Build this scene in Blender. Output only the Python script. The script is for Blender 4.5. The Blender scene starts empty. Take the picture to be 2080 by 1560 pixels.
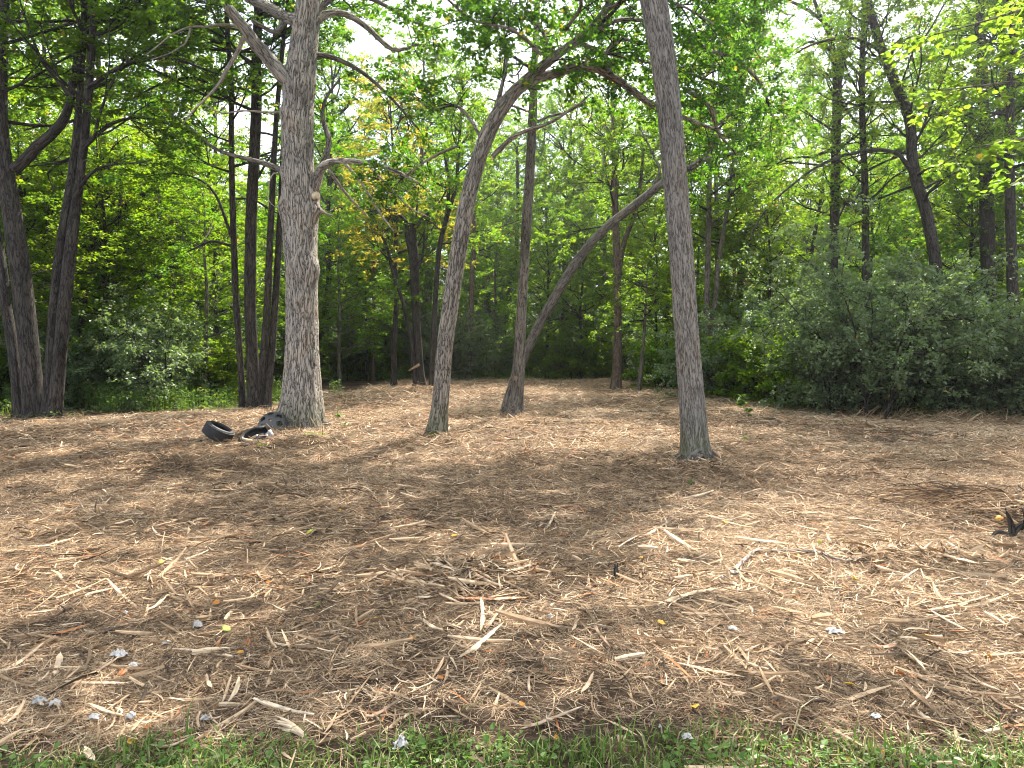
import bpy, math, random
import numpy as np
from mathutils import Vector, Matrix

R = math.radians
SC = bpy.context.scene
COL = SC.collection

# ------------------------------------------------------------------ camera, sky, sun, exposure
F, CX, CY, CAM_H = 1442.0, 1040.0, 780.0, 1.6
PITCH = math.atan(68.0 / F)
cam = bpy.data.cameras.new('camera')
cam.sensor_width = 36.0
cam.lens = 36.0 * F / 2080.0
cam.clip_start, cam.clip_end = 0.05, 2000.0
cam_ob = bpy.data.objects.new('camera', cam)
COL.objects.link(cam_ob)
cam_ob.location = (0, 0, CAM_H)
cam_ob.rotation_euler = (R(90) - PITCH, 0, 0)
SC.camera = cam_ob

SUN_EL, SUN_AZ = 51.0, 22.0
HAZE = 0.0006
world = bpy.data.worlds.new('World')
SC.world = world
world.use_nodes = True
wn = world.node_tree
bg = wn.nodes['Background']
sky = wn.nodes.new('ShaderNodeTexSky')
sky.sky_type = 'NISHITA'
sky.sun_disc = False
sky.sun_elevation = R(SUN_EL)
sky.sun_rotation = R(SUN_AZ)
sky.air_density, sky.dust_density, sky.ozone_density = 1.0, 2.0, 1.0
# thin bright cloud over most of the sky, with blue gaps
tc = wn.nodes.new('ShaderNodeTexCoord')
cn = wn.nodes.new('ShaderNodeTexNoise')
cn.inputs['Scale'].default_value = 3.2
cn.inputs['Detail'].default_value = 6
cr = wn.nodes.new('ShaderNodeValToRGB')
cr.color_ramp.elements[0].position = 0.36
cr.color_ramp.elements[0].color = (0, 0, 0, 1)
cr.color_ramp.elements[1].position = 0.55
cr.color_ramp.elements[1].color = (1, 1, 1, 1)
mx = wn.nodes.new('ShaderNodeMixRGB')
mx.inputs[2].default_value = (7.5, 7.9, 8.4, 1)
wn.links.new(tc.outputs['Generated'], cn.inputs['Vector'])
wn.links.new(cn.outputs['Fac'], cr.inputs['Fac'])
wn.links.new(cr.outputs['Color'], mx.inputs[0])
wn.links.new(sky.outputs['Color'], mx.inputs[1])
wn.links.new(mx.outputs['Color'], bg.inputs['Color'])
bg.inputs['Strength'].default_value = 0.09

sun = bpy.data.lights.new('sun', 'SUN')
sun.energy = 5.0
sun.angle = R(0.5)
sun.color = (1.0, 0.93, 0.82)
sun_ob = bpy.data.objects.new('sun', sun)
COL.objects.link(sun_ob)
sd = Vector((math.sin(R(SUN_AZ)) * math.cos(R(SUN_EL)), math.cos(R(SUN_AZ)) * math.cos(R(SUN_EL)), math.sin(R(SUN_EL))))
sun_ob.location = sd * 100
sun_ob.rotation_euler = sd.to_track_quat('Z', 'Y').to_euler()

vs = SC.view_settings
vs.view_transform, vs.look = 'Standard', 'None'
vs.exposure, vs.gamma, vs.use_curve_mapping = 1.88, 1.0, False
SC.render.engine = 'CYCLES'
cy = SC.cycles
cy.max_bounces, cy.diffuse_bounces, cy.glossy_bounces = 6, 4, 1
cy.transmission_bounces, cy.transparent_max_bounces, cy.volume_bounces = 4, 4, 0
cy.use_denoising = True
cy.use_adaptive_sampling = True
cy.adaptive_threshold = 0.006
cy.filter_width = 1.1
cy.sample_clamp_indirect = 6.0
cy.caustics_reflective = cy.caustics_refractive = False


def W(px, py, Y):
    """point seen at photo pixel (px,py) that lies Y metres ahead"""
    a, b = (px - CX) / F, (CY - py) / F
    c, s = math.cos(PITCH), math.sin(PITCH)
    d = (a, c + b * s, -s + b * c)
    t = Y / d[1]
    return np.array([d[0] * t, Y, CAM_H + d[2] * t])


def G(px, py):
    """point of the flat ground seen at photo pixel"""
    a, b = (px - CX) / F, (CY - py) / F
    c, s = math.cos(PITCH), math.sin(PITCH)
    d = (a, c + b * s, -s + b * c)
    t = CAM_H / -d[2]
    return np.array([d[0] * t, d[1] * t, 0.0])


# ------------------------------------------------------------------ noise
def _hash(ix, iy, iz, seed):
    h = (ix.astype(np.uint32) * np.uint32(374761393) + iy.astype(np.uint32) * np.uint32(668265263)
         + iz.astype(np.uint32) * np.uint32(2147483647) + np.uint32(seed * 974711 + 17))
    h = (h ^ (h >> np.uint32(13))) * np.uint32(1274126177)
    h = h ^ (h >> np.uint32(16))
    return (h & np.uint32(0xFFFFFF)).astype(np.float64) / 0xFFFFFF


def vnoise(p, seed=0):
    p = np.asarray(p, float)
    i = np.floor(p).astype(np.int64)
    f = p - i
    f = f * f * (3 - 2 * f)
    r = 0
    for dx in (0, 1):
        for dy in (0, 1):
            for dz in (0, 1):
                w = (f[:, 0] if dx else 1 - f[:, 0]) * (f[:, 1] if dy else 1 - f[:, 1]) * (f[:, 2] if dz else 1 - f[:, 2])
                r = r + w * _hash(i[:, 0] + dx, i[:, 1] + dy, i[:, 2] + dz, seed)
    return r


def fbm(p, o=4, seed=0):
    r, a, s = 0, 0.5, 0
    p = np.asarray(p, float)
    for k in range(o):
        r = r + a * vnoise(p * 2 ** k + 7.3 * k, seed + k)
        s += a
        a *= 0.5
    return r / s


def xy0(x, y, f):
    return np.stack([x * f, y * f, np.zeros_like(x)], 1)


MOUNDS = []
for px, py, h, rx, ry in [(330, 948, .13, 1.1, .35), (900, 1192, .075, .45, .16), (980, 1180, .05, .3, .12), (1790, 1168, -.07, .25, .1),
                          (1800, 1135, .06, .5, .15), (640, 905, .14, .8, .35), (2060, 1050, .2, .5, .35), (1700, 975, .05, .8, .3),
                          (1050, 862, .08, .9, .5), (890, 905, .06, .5, .3), (1420, 955, .05, .5, .3), (850, 800, .2, 1.2, .8),
                          (1100, 930, .06, 1.0, .3), (1480, 840, .12, 1.2, .8), (560, 1000, .05, .8, .2), (1230, 900, .06, .8, .3)]:
    g = G(px, py)
    MOUNDS.append((g[0], g[1], h, rx, ry))


def HZ(x, y):
    x = np.atleast_1d(np.asarray(x, float))
    y = np.atleast_1d(np.asarray(y, float))
    z = 0.11 * (fbm(xy0(x, y, .45), 2, 3) - .5) + 0.07 * (fbm(xy0(x, y, 1.9), 3, 9) - .5)
    for mx_, my_, h, rx, ry in MOUNDS:
        z = z + h * np.exp(-((x - mx_) / rx) ** 2 - ((y - my_) / ry) ** 2)
    return z


def hz(x, y):
    return float(HZ(x, y)[0])


# ------------------------------------------------------------------ mesh collector
class MB:
    def __init__(self):
        self.v, self.f3, self.f4, self.a3, self.a4, self.bk, self.n = [], [], [], [], [], [], 0

    def add(self, v, tris=None, quads=None, fr=None, bark=None):
        v = np.asarray(v, float).reshape(-1, 3)
        self.v.append(v)
        self.bk.append(np.zeros_like(v) if bark is None else bark)
        for f, F_, A_ in ((tris, self.f3, self.a3), (quads, self.f4, self.a4)):
            if f is not None and len(f):
                f = np.asarray(f, np.int64)
                F_.append(f + self.n)
                if fr is None:
                    A_.append(np.zeros((len(f), 3)))
                else:
                    fr_ = np.asarray(fr, float)
                    if fr_.ndim == 1:
                        fr_ = np.tile(fr_, (len(f), 1))
                    A_.append(fr_)
        self.n += len(v)

    def mesh(self, name, mat, smooth=False):
        me = bpy.data.meshes.new(name)
        v = np.concatenate(self.v)
        f3 = np.concatenate(self.f3) if self.f3 else np.zeros((0, 3), np.int64)
        f4 = np.concatenate(self.f4) if self.f4 else np.zeros((0, 4), np.int64)
        att = np.concatenate([a for a in (self.a3 + self.a4)])
        me.vertices.add(len(v))
        me.vertices.foreach_set('co', v.astype(np.float32).ravel())
        nl = len(f3) * 3 + len(f4) * 4
        me.loops.add(nl)
        me.loops.foreach_set('vertex_index', np.concatenate([f3.ravel(), f4.ravel()]).astype(np.int32))
        me.polygons.add(len(f3) + len(f4))
        st = np.concatenate([np.arange(len(f3)) * 3, len(f3) * 3 + np.arange(len(f4)) * 4]).astype(np.int32)
        me.polygons.foreach_set('loop_start', st)
        me.polygons.foreach_set('use_smooth', np.full(len(st), smooth, dtype=bool))
        me.update(calc_edges=True)
        at = me.attributes.new('rnd', 'FLOAT_VECTOR', 'FACE')
        at.data.foreach_set('vector', att.astype(np.float32).ravel())
        ab = me.attributes.new('bark', 'FLOAT_VECTOR', 'POINT')
        ab.data.foreach_set('vector', np.concatenate(self.bk).astype(np.float32).ravel())
        for m in (mat if isinstance(mat, (list, tuple)) else [mat]):
            me.materials.append(m)
        return me

    def build(self, name, mat, parent=None, smooth=False):
        if self.n == 0:
            return None
        o = bpy.data.objects.new(name, self.mesh(name, mat, smooth))
        COL.objects.link(o)
        if parent is not None:
            o.parent = parent
        return o


def tag(o, label=None, cat=None, group=None, kind=None):
    if label:
        o['label'] = label
    if cat:
        o['category'] = cat
    if group:
        o['group'] = group
    if kind:
        o['kind'] = kind
    return o


def empty(name, loc, label, cat, group=None):
    o = bpy.data.objects.new(name, None)
    o.empty_display_size = .2
    COL.objects.link(o)
    o.location = loc
    return tag(o, label, cat, group)


def nrm(a):
    return a / np.maximum(np.linalg.norm(a, axis=-1, keepdims=True), 1e-9)


def smooth_path(P, r, step):
    """Catmull-Rom through points, resampled about every step metres"""
    P = np.asarray(P, float)
    r = np.asarray(r, float)
    Q = np.vstack([2 * P[0] - P[1], P, 2 * P[-1] - P[-2]])
    out, ro = [], []
    for i in range(len(P) - 1):
        p0, p1, p2, p3 = Q[i], Q[i + 1], Q[i + 2], Q[i + 3]
        n = max(1, int(np.linalg.norm(p2 - p1) / step))
        t = np.arange(n)[:, None] / n
        out.append(.5 * ((2 * p1) + (-p0 + p2) * t + (2 * p0 - 5 * p1 + 4 * p2 - p3) * t ** 2 + (-p0 + 3 * p1 - 3 * p2 + p3) * t ** 3))
        ro.append(r[i] + (r[i + 1] - r[i]) * t[:, 0])
    out.append(P[-1:])
    ro.append(r[-1:])
    return np.vstack(out), np.concatenate(ro)


def tube(mb, P, r, sides=12, step=.25, lump=0.0, flare=0.0, seed=0, bumps=(), cap=True, smoothed=False):
    if not smoothed:
        P, r = smooth_path(P, r, step)
    n = len(P)
    T = nrm(np.gradient(P, axis=0))
    N = np.zeros_like(P)
    a = np.array([1.0, 0, 0]) if abs(T[0][0]) < .9 else np.array([0, 1.0, 0])
    N[0] = nrm(a - T[0] * a.dot(T[0]))
    for i in range(1, n):
        v = N[i - 1] - T[i] * N[i - 1].dot(T[i])
        N[i] = v / max(np.linalg.norm(v), 1e-9)
    B = np.cross(T, N)
    L = np.concatenate([[0], np.cumsum(np.linalg.norm(np.diff(P, axis=0), axis=1))])
    th = np.arange(sides) * 2 * math.pi / sides
    c, s = np.cos(th), np.sin(th)
    rr = np.repeat(r[:, None], sides, 1)
    bark = np.stack([rr * c, rr * s, np.repeat(L[:, None], sides, 1)], 2) + seed * 3.1
    if lump:
        q = np.stack([np.repeat(c[None] * 1.3, n, 0), np.repeat(s[None] * 1.3, n, 0), np.repeat(L[:, None] * 1.1, sides, 1)], 2).reshape(-1, 3) + seed
        rr = rr * (1 + lump * (fbm(q, 3, seed) - .5).reshape(n, sides) * 2)
    if flare:
        k = np.exp(-L / max(r[0] * 1.5, .05))[:, None]
        lob = .5 + .5 * np.cos(th * 5 + seed) * np.cos(th * 2 + seed * 2)
        rr = rr * (1 + flare * k * (.35 + lob[None]))
    V = P[:, None] + N[:, None] * (rr * c)[..., None] + B[:, None] * (rr * s)[..., None]
    for bp, br, bh in bumps:
        d = np.linalg.norm(V - np.asarray(bp), axis=2)
        out = nrm(V - P[:, None])
        V = V + out * (bh * np.exp(-(d / br) ** 2))[..., None]
    i = np.arange(n - 1)[:, None] * sides
    j = np.arange(sides)[None]
    j2 = (j + 1) % sides
    q = np.stack([i + j, i + j2, i + sides + j2, i + sides + j], 2).reshape(-1, 4)
    V = V.reshape(-1, 3)
    bark = bark.reshape(-1, 3)
    tr = None
    if cap:
        V = np.vstack([V, P[-1:] + T[-1:] * r[-1] * .3])
        bark = np.vstack([bark, bark[-1:]])
        b0 = (n - 1) * sides
        tr = np.array([[b0 + k_, b0 + (k_ + 1) % sides, n * sides] for k_ in range(sides)])
    mb.add(V, tris=tr, quads=q, bark=bark)


def tubes(mb, P, r, sides=4):
    """many tubes at once: P (M,K,3), r (M,K)"""
    M, K = P.shape[:2]
    if M == 0:
        return
    T = nrm(np.gradient(P, axis=1))
    ref = np.array([.31, .52, .2])
    N = nrm(np.cross(T, ref))
    B = np.cross(T, N)
    th = np.arange(sides) * 2 * math.pi / sides
    c, s = np.cos(th), np.sin(th)
    V = P[:, :, None] + (N[:, :, None] * c[:, None] + B[:, :, None] * s[:, None]) * r[:, :, None, None]
    L = np.linalg.norm(P - P[:, :1], axis=2)
    bark = np.stack([r[..., None] * c, r[..., None] * s, np.repeat(L[..., None], sides, 2)], 3)
    m = np.arange(M)[:, None, None] * K * sides
    i = np.arange(K - 1)[None, :, None] * sides
    j = np.arange(sides)[None, None]
    j2 = (j + 1) % sides
    q = np.stack([m + i + j, m + i + j2, m + i + sides + j2, m + i + sides + j], 3).reshape(-1, 4)
    mb.add(V.reshape(-1, 3), quads=q, bark=bark.reshape(-1, 3))


def leaves(mb, pos, d, n, size, rnd, width=.62, fine=False, curl=.12):
    """pos,d,n (N,3), size (N,), rnd (N,3)"""
    if len(pos) == 0:
        return
    n = nrm(n)
    d = nrm(d - n * np.sum(d * n, 1, keepdims=True))
    lat = np.cross(n, d)
    S = size[:, None]
    if not fine:
        v = np.stack([pos, pos + d * S * .45 + lat * S * width * .5 + n * S * .1,
                      pos + d * S - n * S * curl, pos + d * S * .45 - lat * S * width * .5 + n * S * .1], 1)
        b = np.arange(len(pos))[:, None] * 4
        t = np.concatenate([b + np.array([[0, 2, 1]]), b + np.array([[0, 3, 2]])])
        mb.add(v.reshape(-1, 3), tris=t, fr=np.concatenate([rnd, rnd]))
    else:
        prof = [(0, 0), (.12, .34), (.4, .5), (.72, .34), (1.0, 0)]
        vs_ = [pos]
        for t_, w_ in prof[1:4]:
            vs_.append(pos + d * S * t_ + lat * S * width * w_ + n * S * (.12 * w_ * 2 - curl * t_ * t_))
        vs_.append(pos + d * S - n * S * curl)
        for t_, w_ in prof[3:0:-1]:
            vs_.append(pos + d * S * t_ - lat * S * width * w_ + n * S * (.12 * w_ * 2 - curl * t_ * t_))
        v = np.stack(vs_, 1)
        b = np.arange(len(pos))[:, None] * 8
        tl = [[0, 4, 3], [0, 3, 2], [0, 2, 1], [0, 5, 4], [0, 6, 5], [0, 7, 6]]
        t = np.concatenate([b + np.array([x]) for x in tl])
        mb.add(v.reshape(-1, 3), tris=t, fr=np.concatenate([rnd] * 6))


LPT = 2.9


def foliate(wood, leaf, limbs, rng, t0=.25, spacing=.35, l2=(.5, 1.4), twig=(.25, .5), tstep=.22, lpt=9, size=.1,
            flat=.7, up=.1, droop=.12, tilt=.45, width=.62, fine=False, keep=1.0, r2=.014):
    """limbs: list of (points, radii). Grows side branches, twigs on them and leaves on the twigs."""
    S, D, T_ = [], [], []
    for P, r in limbs:
        P = np.asarray(P, float)
        L = np.concatenate([[0], np.cumsum(np.linalg.norm(np.diff(P, axis=0), axis=1))])
        n = max(1, int(L[-1] * (1 - t0) / spacing))
        s = np.sort(L[-1] * (t0 + (1 - t0) * rng.random(n)))
        s = np.append(s, L[-1] * .985)
        Q = np.stack([np.interp(s, L, P[:, k]) for k in range(3)], 1)
        Q2 = np.stack([np.interp(np.minimum(s + .15, L[-1]), L, P[:, k]) for k in range(3)], 1)
        Q1 = np.stack([np.interp(np.maximum(s - .15, 0), L, P[:, k]) for k in range(3)], 1)
        S.append(Q)
        D.append(nrm(Q2 - Q1))
        T_.append(s / L[-1])
    S, D, t = np.vstack(S), np.vstack(D), np.concatenate(T_)
    n = len(S)

    def side_dir(D, ang):
        a = rng.normal(size=D.shape)
        a[:, 2] *= (1 - flat)
        a = nrm(a - D * np.sum(a * D, 1, keepdims=True))
        ang = ang[:, None]
        o = D * np.cos(ang) + a * np.sin(ang)
        o[:, 2] = o[:, 2] * (1 - .4 * flat) + up
        return nrm(o)
    ang = R(35) + R(45) * rng.random(n)
    ang[t > .97] *= .3
    d = side_dir(D, ang)
    ln = (l2[0] + (l2[1] - l2[0]) * rng.random(n)) * (1.1 - .45 * t)
    K = 5
    u = np.linspace(0, 1, K)
    wob = np.cumsum(rng.normal(size=(n, K, 3)) * .07, 1) * u[None, :, None]
    P = S[:, None] + (d[:, None] * u[None, :, None] + wob) * ln[:, None, None]
    P[:, :, 2] -= (droop * ln[:, None] * u[None] ** 2)
    rr = (r2 * np.sqrt(ln)[:, None]) * (1 - .75 * u[None])
    if wood is not None:
        tubes(wood, P, rr, 3)
    # twigs
    m = np.maximum(2, (ln / tstep).astype(int))
    idx = np.repeat(np.arange(n), m)
    tt = .15 + .85 * rng.random(len(idx))
    last = np.cumsum(m) - 1
    tt[last] = 1.0
    fx = tt * (K - 1)
    i0 = np.minimum(fx.astype(int), K - 2)
    fr = (fx - i0)[:, None]
    B0 = P[idx, i0] * (1 - fr) + P[idx, i0 + 1] * fr
    TD = nrm(P[idx, i0 + 1] - P[idx, i0])
    td = side_dir(TD, R(30) + R(40) * rng.random(len(idx)))
    tl = twig[0] + (twig[1] - twig[0]) * rng.random(len(idx))
    u3 = np.linspace(0, 1, 3)
    TP = B0[:, None] + td[:, None] * (tl[:, None] * u3[None])[..., None]
    TP[:, :, 2] -= droop * tl[:, None] * u3[None] ** 2
    if wood is not None:
        tubes(wood, TP[:, ::2], np.repeat((np.array([.005, .002]))[None], len(idx), 0), 3)
    # leaves
    k = rng.poisson(lpt * LPT, len(idx))
    li = np.repeat(np.arange(len(idx)), k)
    cl = rng.random(n)[idx][li]
    lt = .1 + .95 * rng.random(len(li))
    pos = TP[li, 0] + (TP[li, 2] - TP[li, 0]) * lt[:, None]
    pos += rng.normal(size=pos.shape) * np.array([.05, .05, .03]) * (size / .1)
    sd_ = nrm(np.cross(td[li], [0, 0, 1.0])) * np.where(rng.random(len(li)) < .5, 1, -1)[:, None]
    ld = td[li] * .6 + sd_ * .8 + rng.normal(size=pos.shape) * .3
    ld[:, 2] -= droop * 1.5
    nn = np.array([0, 0, 1.0]) + rng.normal(size=pos.shape) * tilt
    sz = size * (.6 + .7 * rng.random(len(li)))
    if keep < 1:
        q = rng.random(len(li)) < keep
        pos, ld, nn, sz, cl = pos[q], ld[q], nn[q], sz[q], cl[q]
    rnd = np.stack([rng.random(len(pos)), cl, np.zeros(len(pos))], 1)
    leaves(leaf, pos, ld, nn, sz, rnd, width, fine)


# ------------------------------------------------------------------ materials
def new_mat(name):
    m = bpy.data.materials.new(name)
    m.use_nodes = True
    nt = m.node_tree
    nt.nodes.clear()
    out = nt.nodes.new('ShaderNodeOutputMaterial')
    return m, nt, out


def nd(nt, typ, **kw):
    n = nt.nodes.new(typ)
    for k, v in kw.items():
        if k in n.inputs:
            n.inputs[k].default_value = v
        else:
            setattr(n, k, v)
    return n


def ramp(nt, stops, interp='LINEAR'):
    n = nt.nodes.new('ShaderNodeValToRGB')
    cr = n.color_ramp
    cr.interpolation = interp
    while len(cr.elements) < len(stops):
        cr.elements.new(.5)
    for e, (p, c) in zip(cr.elements, stops):
        e.position = p
        e.color = tuple(c) + (1,) if len(c) == 3 else c
    return n


def leaf_mat(name, ca, cb, ta, tb, yellow=.03, mixf=.5, gloss=.22):
    m, nt, out = new_mat(name)
    at = nd(nt, 'ShaderNodeAttribute', attribute_name='rnd')
    sp = nd(nt, 'ShaderNodeSeparateXYZ')
    oi = nd(nt, 'ShaderNodeObjectInfo')
    nt.links.new(at.outputs['Vector'], sp.inputs[0])
    f = nd(nt, 'ShaderNodeMath', operation='MULTIPLY_ADD')
    f.inputs[1].default_value = .45
    nt.links.new(sp.outputs['X'], f.inputs[0])
    f2 = nd(nt, 'ShaderNodeMath', operation='MULTIPLY')
    f2.inputs[1].default_value = .55
    nt.links.new(sp.outputs['Y'], f2.inputs[0])
    nt.links.new(f2.outputs[0], f.inputs[2])
    gt = nd(nt, 'ShaderNodeMath', operation='GREATER_THAN')
    gt.inputs[1].default_value = 1 - yellow
    nt.links.new(sp.outputs['X'], gt.inputs[0])
    cols = []
    for a, b, y in ((ca, cb, (.30, .22, .03)), (ta, tb, (.55, .42, .03))):
        mxx = nd(nt, 'ShaderNodeMixRGB')
        mxx.inputs[1].default_value = a + (1,)
        mxx.inputs[2].default_value = b + (1,)
        nt.links.new(f.outputs[0], mxx.inputs[0])
        my = nd(nt, 'ShaderNodeMixRGB')
        my.inputs[2].default_value = y + (1,)
        nt.links.new(gt.outputs[0], my.inputs[0])
        nt.links.new(mxx.outputs[0], my.inputs[1])
        hsv = nd(nt, 'ShaderNodeHueSaturation')
        ma = nd(nt, 'ShaderNodeMapRange')
        ma.inputs['To Min'].default_value = .480
        ma.inputs['To Max'].default_value = .506
        nt.links.new(oi.outputs['Random'], ma.inputs['Value'])
        nt.links.new(ma.outputs[0], hsv.inputs['Hue'])
        nt.links.new(my.outputs[0], hsv.inputs['Color'])
        cols.append(hsv)
    p = nd(nt, 'ShaderNodeBsdfPrincipled')
    p.inputs['Roughness'].default_value = .48
    p.inputs['Specular IOR Level'].default_value = gloss
    nt.links.new(cols[0].outputs[0], p.inputs['Base Color'])
    t = nd(nt, 'ShaderNodeBsdfTranslucent')
    nt.links.new(cols[1].outputs[0], t.inputs['Color'])
    ms = nd(nt, 'ShaderNodeMixShader')
    ms.inputs[0].default_value = mixf
    nt.links.new(p.outputs[0], ms.inputs[1])
    nt.links.new(t.outputs[0], ms.inputs[2])
    nt.links.new(ms.outputs[0], out.inputs['Surface'])
    return m


def bark_mat(name, light, mid, dark, sx=16., sz=4., amp=.018, disp=False, moss=0.0):
    m, nt, out = new_mat(name)
    at = nd(nt, 'ShaderNodeAttribute', attribute_name='bark')
    mp = nd(nt, 'ShaderNodeMapping')
    mp.inputs['Scale'].default_value = (sx, sx, sz)
    nt.links.new(at.outputs['Vector'], mp.inputs['Vector'])
    n1 = nd(nt, 'ShaderNodeTexNoise', Scale=1.2, Detail=4.0)
    nt.links.new(mp.outputs[0], n1.inputs['Vector'])
    add = nd(nt, 'ShaderNodeMixRGB', blend_type='ADD')
    add.inputs[0].default_value = .9
    nt.links.new(mp.outputs[0], add.inputs[1])
    nt.links.new(n1.outputs['Color'], add.inputs[2])
    edge = None
    for off_, scl_, det_ in ((0, 1.0, 2.0), (31.7, .8, 3.0)):
        mo_ = nd(nt, 'ShaderNodeVectorMath', operation='ADD')
        mo_.inputs[1].default_value = (off_, off_, off_)
        nt.links.new(mp.outputs[0], mo_.inputs[0])
        rn = nd(nt, 'ShaderNodeTexNoise', Scale=scl_, Detail=det_, Roughness=.5, Distortion=.4)
        nt.links.new(mo_.outputs[0], rn.inputs['Vector'])
        ab = nd(nt, 'ShaderNodeMath', operation='SUBTRACT')
        ab.inputs[1].default_value = .5
        nt.links.new(rn.outputs['Fac'], ab.inputs[0])
        ab2 = nd(nt, 'ShaderNodeMath', operation='ABSOLUTE')
        nt.links.new(ab.outputs[0], ab2.inputs[0])
        e2 = ramp(nt, [(0.0, (0, 0, 0)), (.012, (.2, .2, .2)), (.04, (.8, .8, .8)), (.10, (1, 1, 1))])
        nt.links.new(ab2.outputs[0], e2.inputs[0])
        if edge is None:
            edge = e2
        else:
            mn = nd(nt, 'ShaderNodeMath', operation='MINIMUM')
            nt.links.new(edge.outputs[0], mn.inputs[0])
            nt.links.new(e2.outputs[0], mn.inputs[1])
            edge = mn
    fine = nd(nt, 'ShaderNodeTexNoise', Scale=5.0, Detail=6.0, Roughness=.65)
    mp2 = nd(nt, 'ShaderNodeMapping')
    mp2.inputs['Scale'].default_value = (sx, sx, sz * 1.3)
    nt.links.new(at.outputs['Vector'], mp2.inputs['Vector'])
    nt.links.new(mp2.outputs[0], fine.inputs['Vector'])
    hgt = nd(nt, 'ShaderNodeMath', operation='MULTIPLY_ADD')
    hgt.inputs[1].default_value = .6
    nt.links.new(fine.outputs['Fac'], hgt.inputs[0])
    nt.links.new(edge.outputs[0], hgt.inputs[2])
    cr_ = ramp(nt, [(.18, dark), (.55, mid), (1.0, mid), (1.28, light)])
    cr_ = ramp(nt, [(.24, dark), (.46, mid), (.72, tuple(.5 * (a + b) for a, b in zip(mid, light))), (.98, light)])
    sc_ = nd(nt, 'ShaderNodeMath', operation='MULTIPLY')
    sc_.inputs[1].default_value = .68
    nt.links.new(hgt.outputs[0], sc_.inputs[0])
    nt.links.new(sc_.outputs[0], cr_.inputs[0])
    big = nd(nt, 'ShaderNodeTexNoise', Scale=1.1, Detail=3.0)
    mp3 = nd(nt, 'ShaderNodeMapping')
    mp3.inputs['Scale'].default_value = (3, 3, 1.2)
    nt.links.new(at.outputs['Vector'], mp3.inputs['Vector'])
    nt.links.new(mp3.outputs[0], big.inputs['Vector'])
    tone = ramp(nt, [(.28, (.58, .56, .54)), (.48, (.98, .98, .98)), (.6, (1.08, 1.05, 1.0)), (.75, (.85, .76, .68))])
    nt.links.new(big.outputs['Fac'], tone.inputs[0])
    mul = nd(nt, 'ShaderNodeMixRGB', blend_type='MULTIPLY')
    mul.inputs[0].default_value = 1
    nt.links.new(cr_.outputs[0], mul.inputs[1])
    nt.links.new(tone.outputs[0], mul.inputs[2])
    col = mul
    if moss:
        geo = nd(nt, 'ShaderNodeNewGeometry')
        sp = nd(nt, 'ShaderNodeSeparateXYZ')
        nt.links.new(geo.outputs['Position'], sp.inputs[0])
        mr = nd(nt, 'ShaderNodeMapRange')
        mr.inputs['From Min'].default_value = .8
        mr.inputs['From Max'].default_value = .02
        nt.links.new(sp.outputs['Z'], mr.inputs['Value'])
        mm = nd(nt, 'ShaderNodeMath', operation='MULTIPLY')
        nt.links.new(mr.outputs[0], mm.inputs[0])
        nt.links.new(big.outputs['Fac'], mm.inputs[1])
        mg = nd(nt, 'ShaderNodeMixRGB')
        mg.inputs[2].default_value = (.055, .075, .02, 1)
        nt.links.new(mm.outputs[0], mg.inputs[0])
        nt.links.new(mul.outputs[0], mg.inputs[1])
        col = mg
    p = nd(nt, 'ShaderNodeBsdfPrincipled')
    p.inputs['Roughness'].default_value = .9
    p.inputs['Specular IOR Level'].default_value = .15
    nt.links.new(col.outputs[0], p.inputs['Base Color'])
    if disp:
        ds = nd(nt, 'ShaderNodeDisplacement', Midlevel=.6, Scale=amp)
        nt.links.new(hgt.outputs[0], ds.inputs['Height'])
        nt.links.new(ds.outputs[0], out.inputs['Displacement'])
        m.displacement_method = 'BOTH'
    else:
        bp = nd(nt, 'ShaderNodeBump', Strength=1.0, Distance=amp)
        nt.links.new(hgt.outputs[0], bp.inputs['Height'])
        nt.links.new(bp.outputs[0], p.inputs['Normal'])
    nt.links.new(p.outputs[0], out.inputs['Surface'])
    return m


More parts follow.
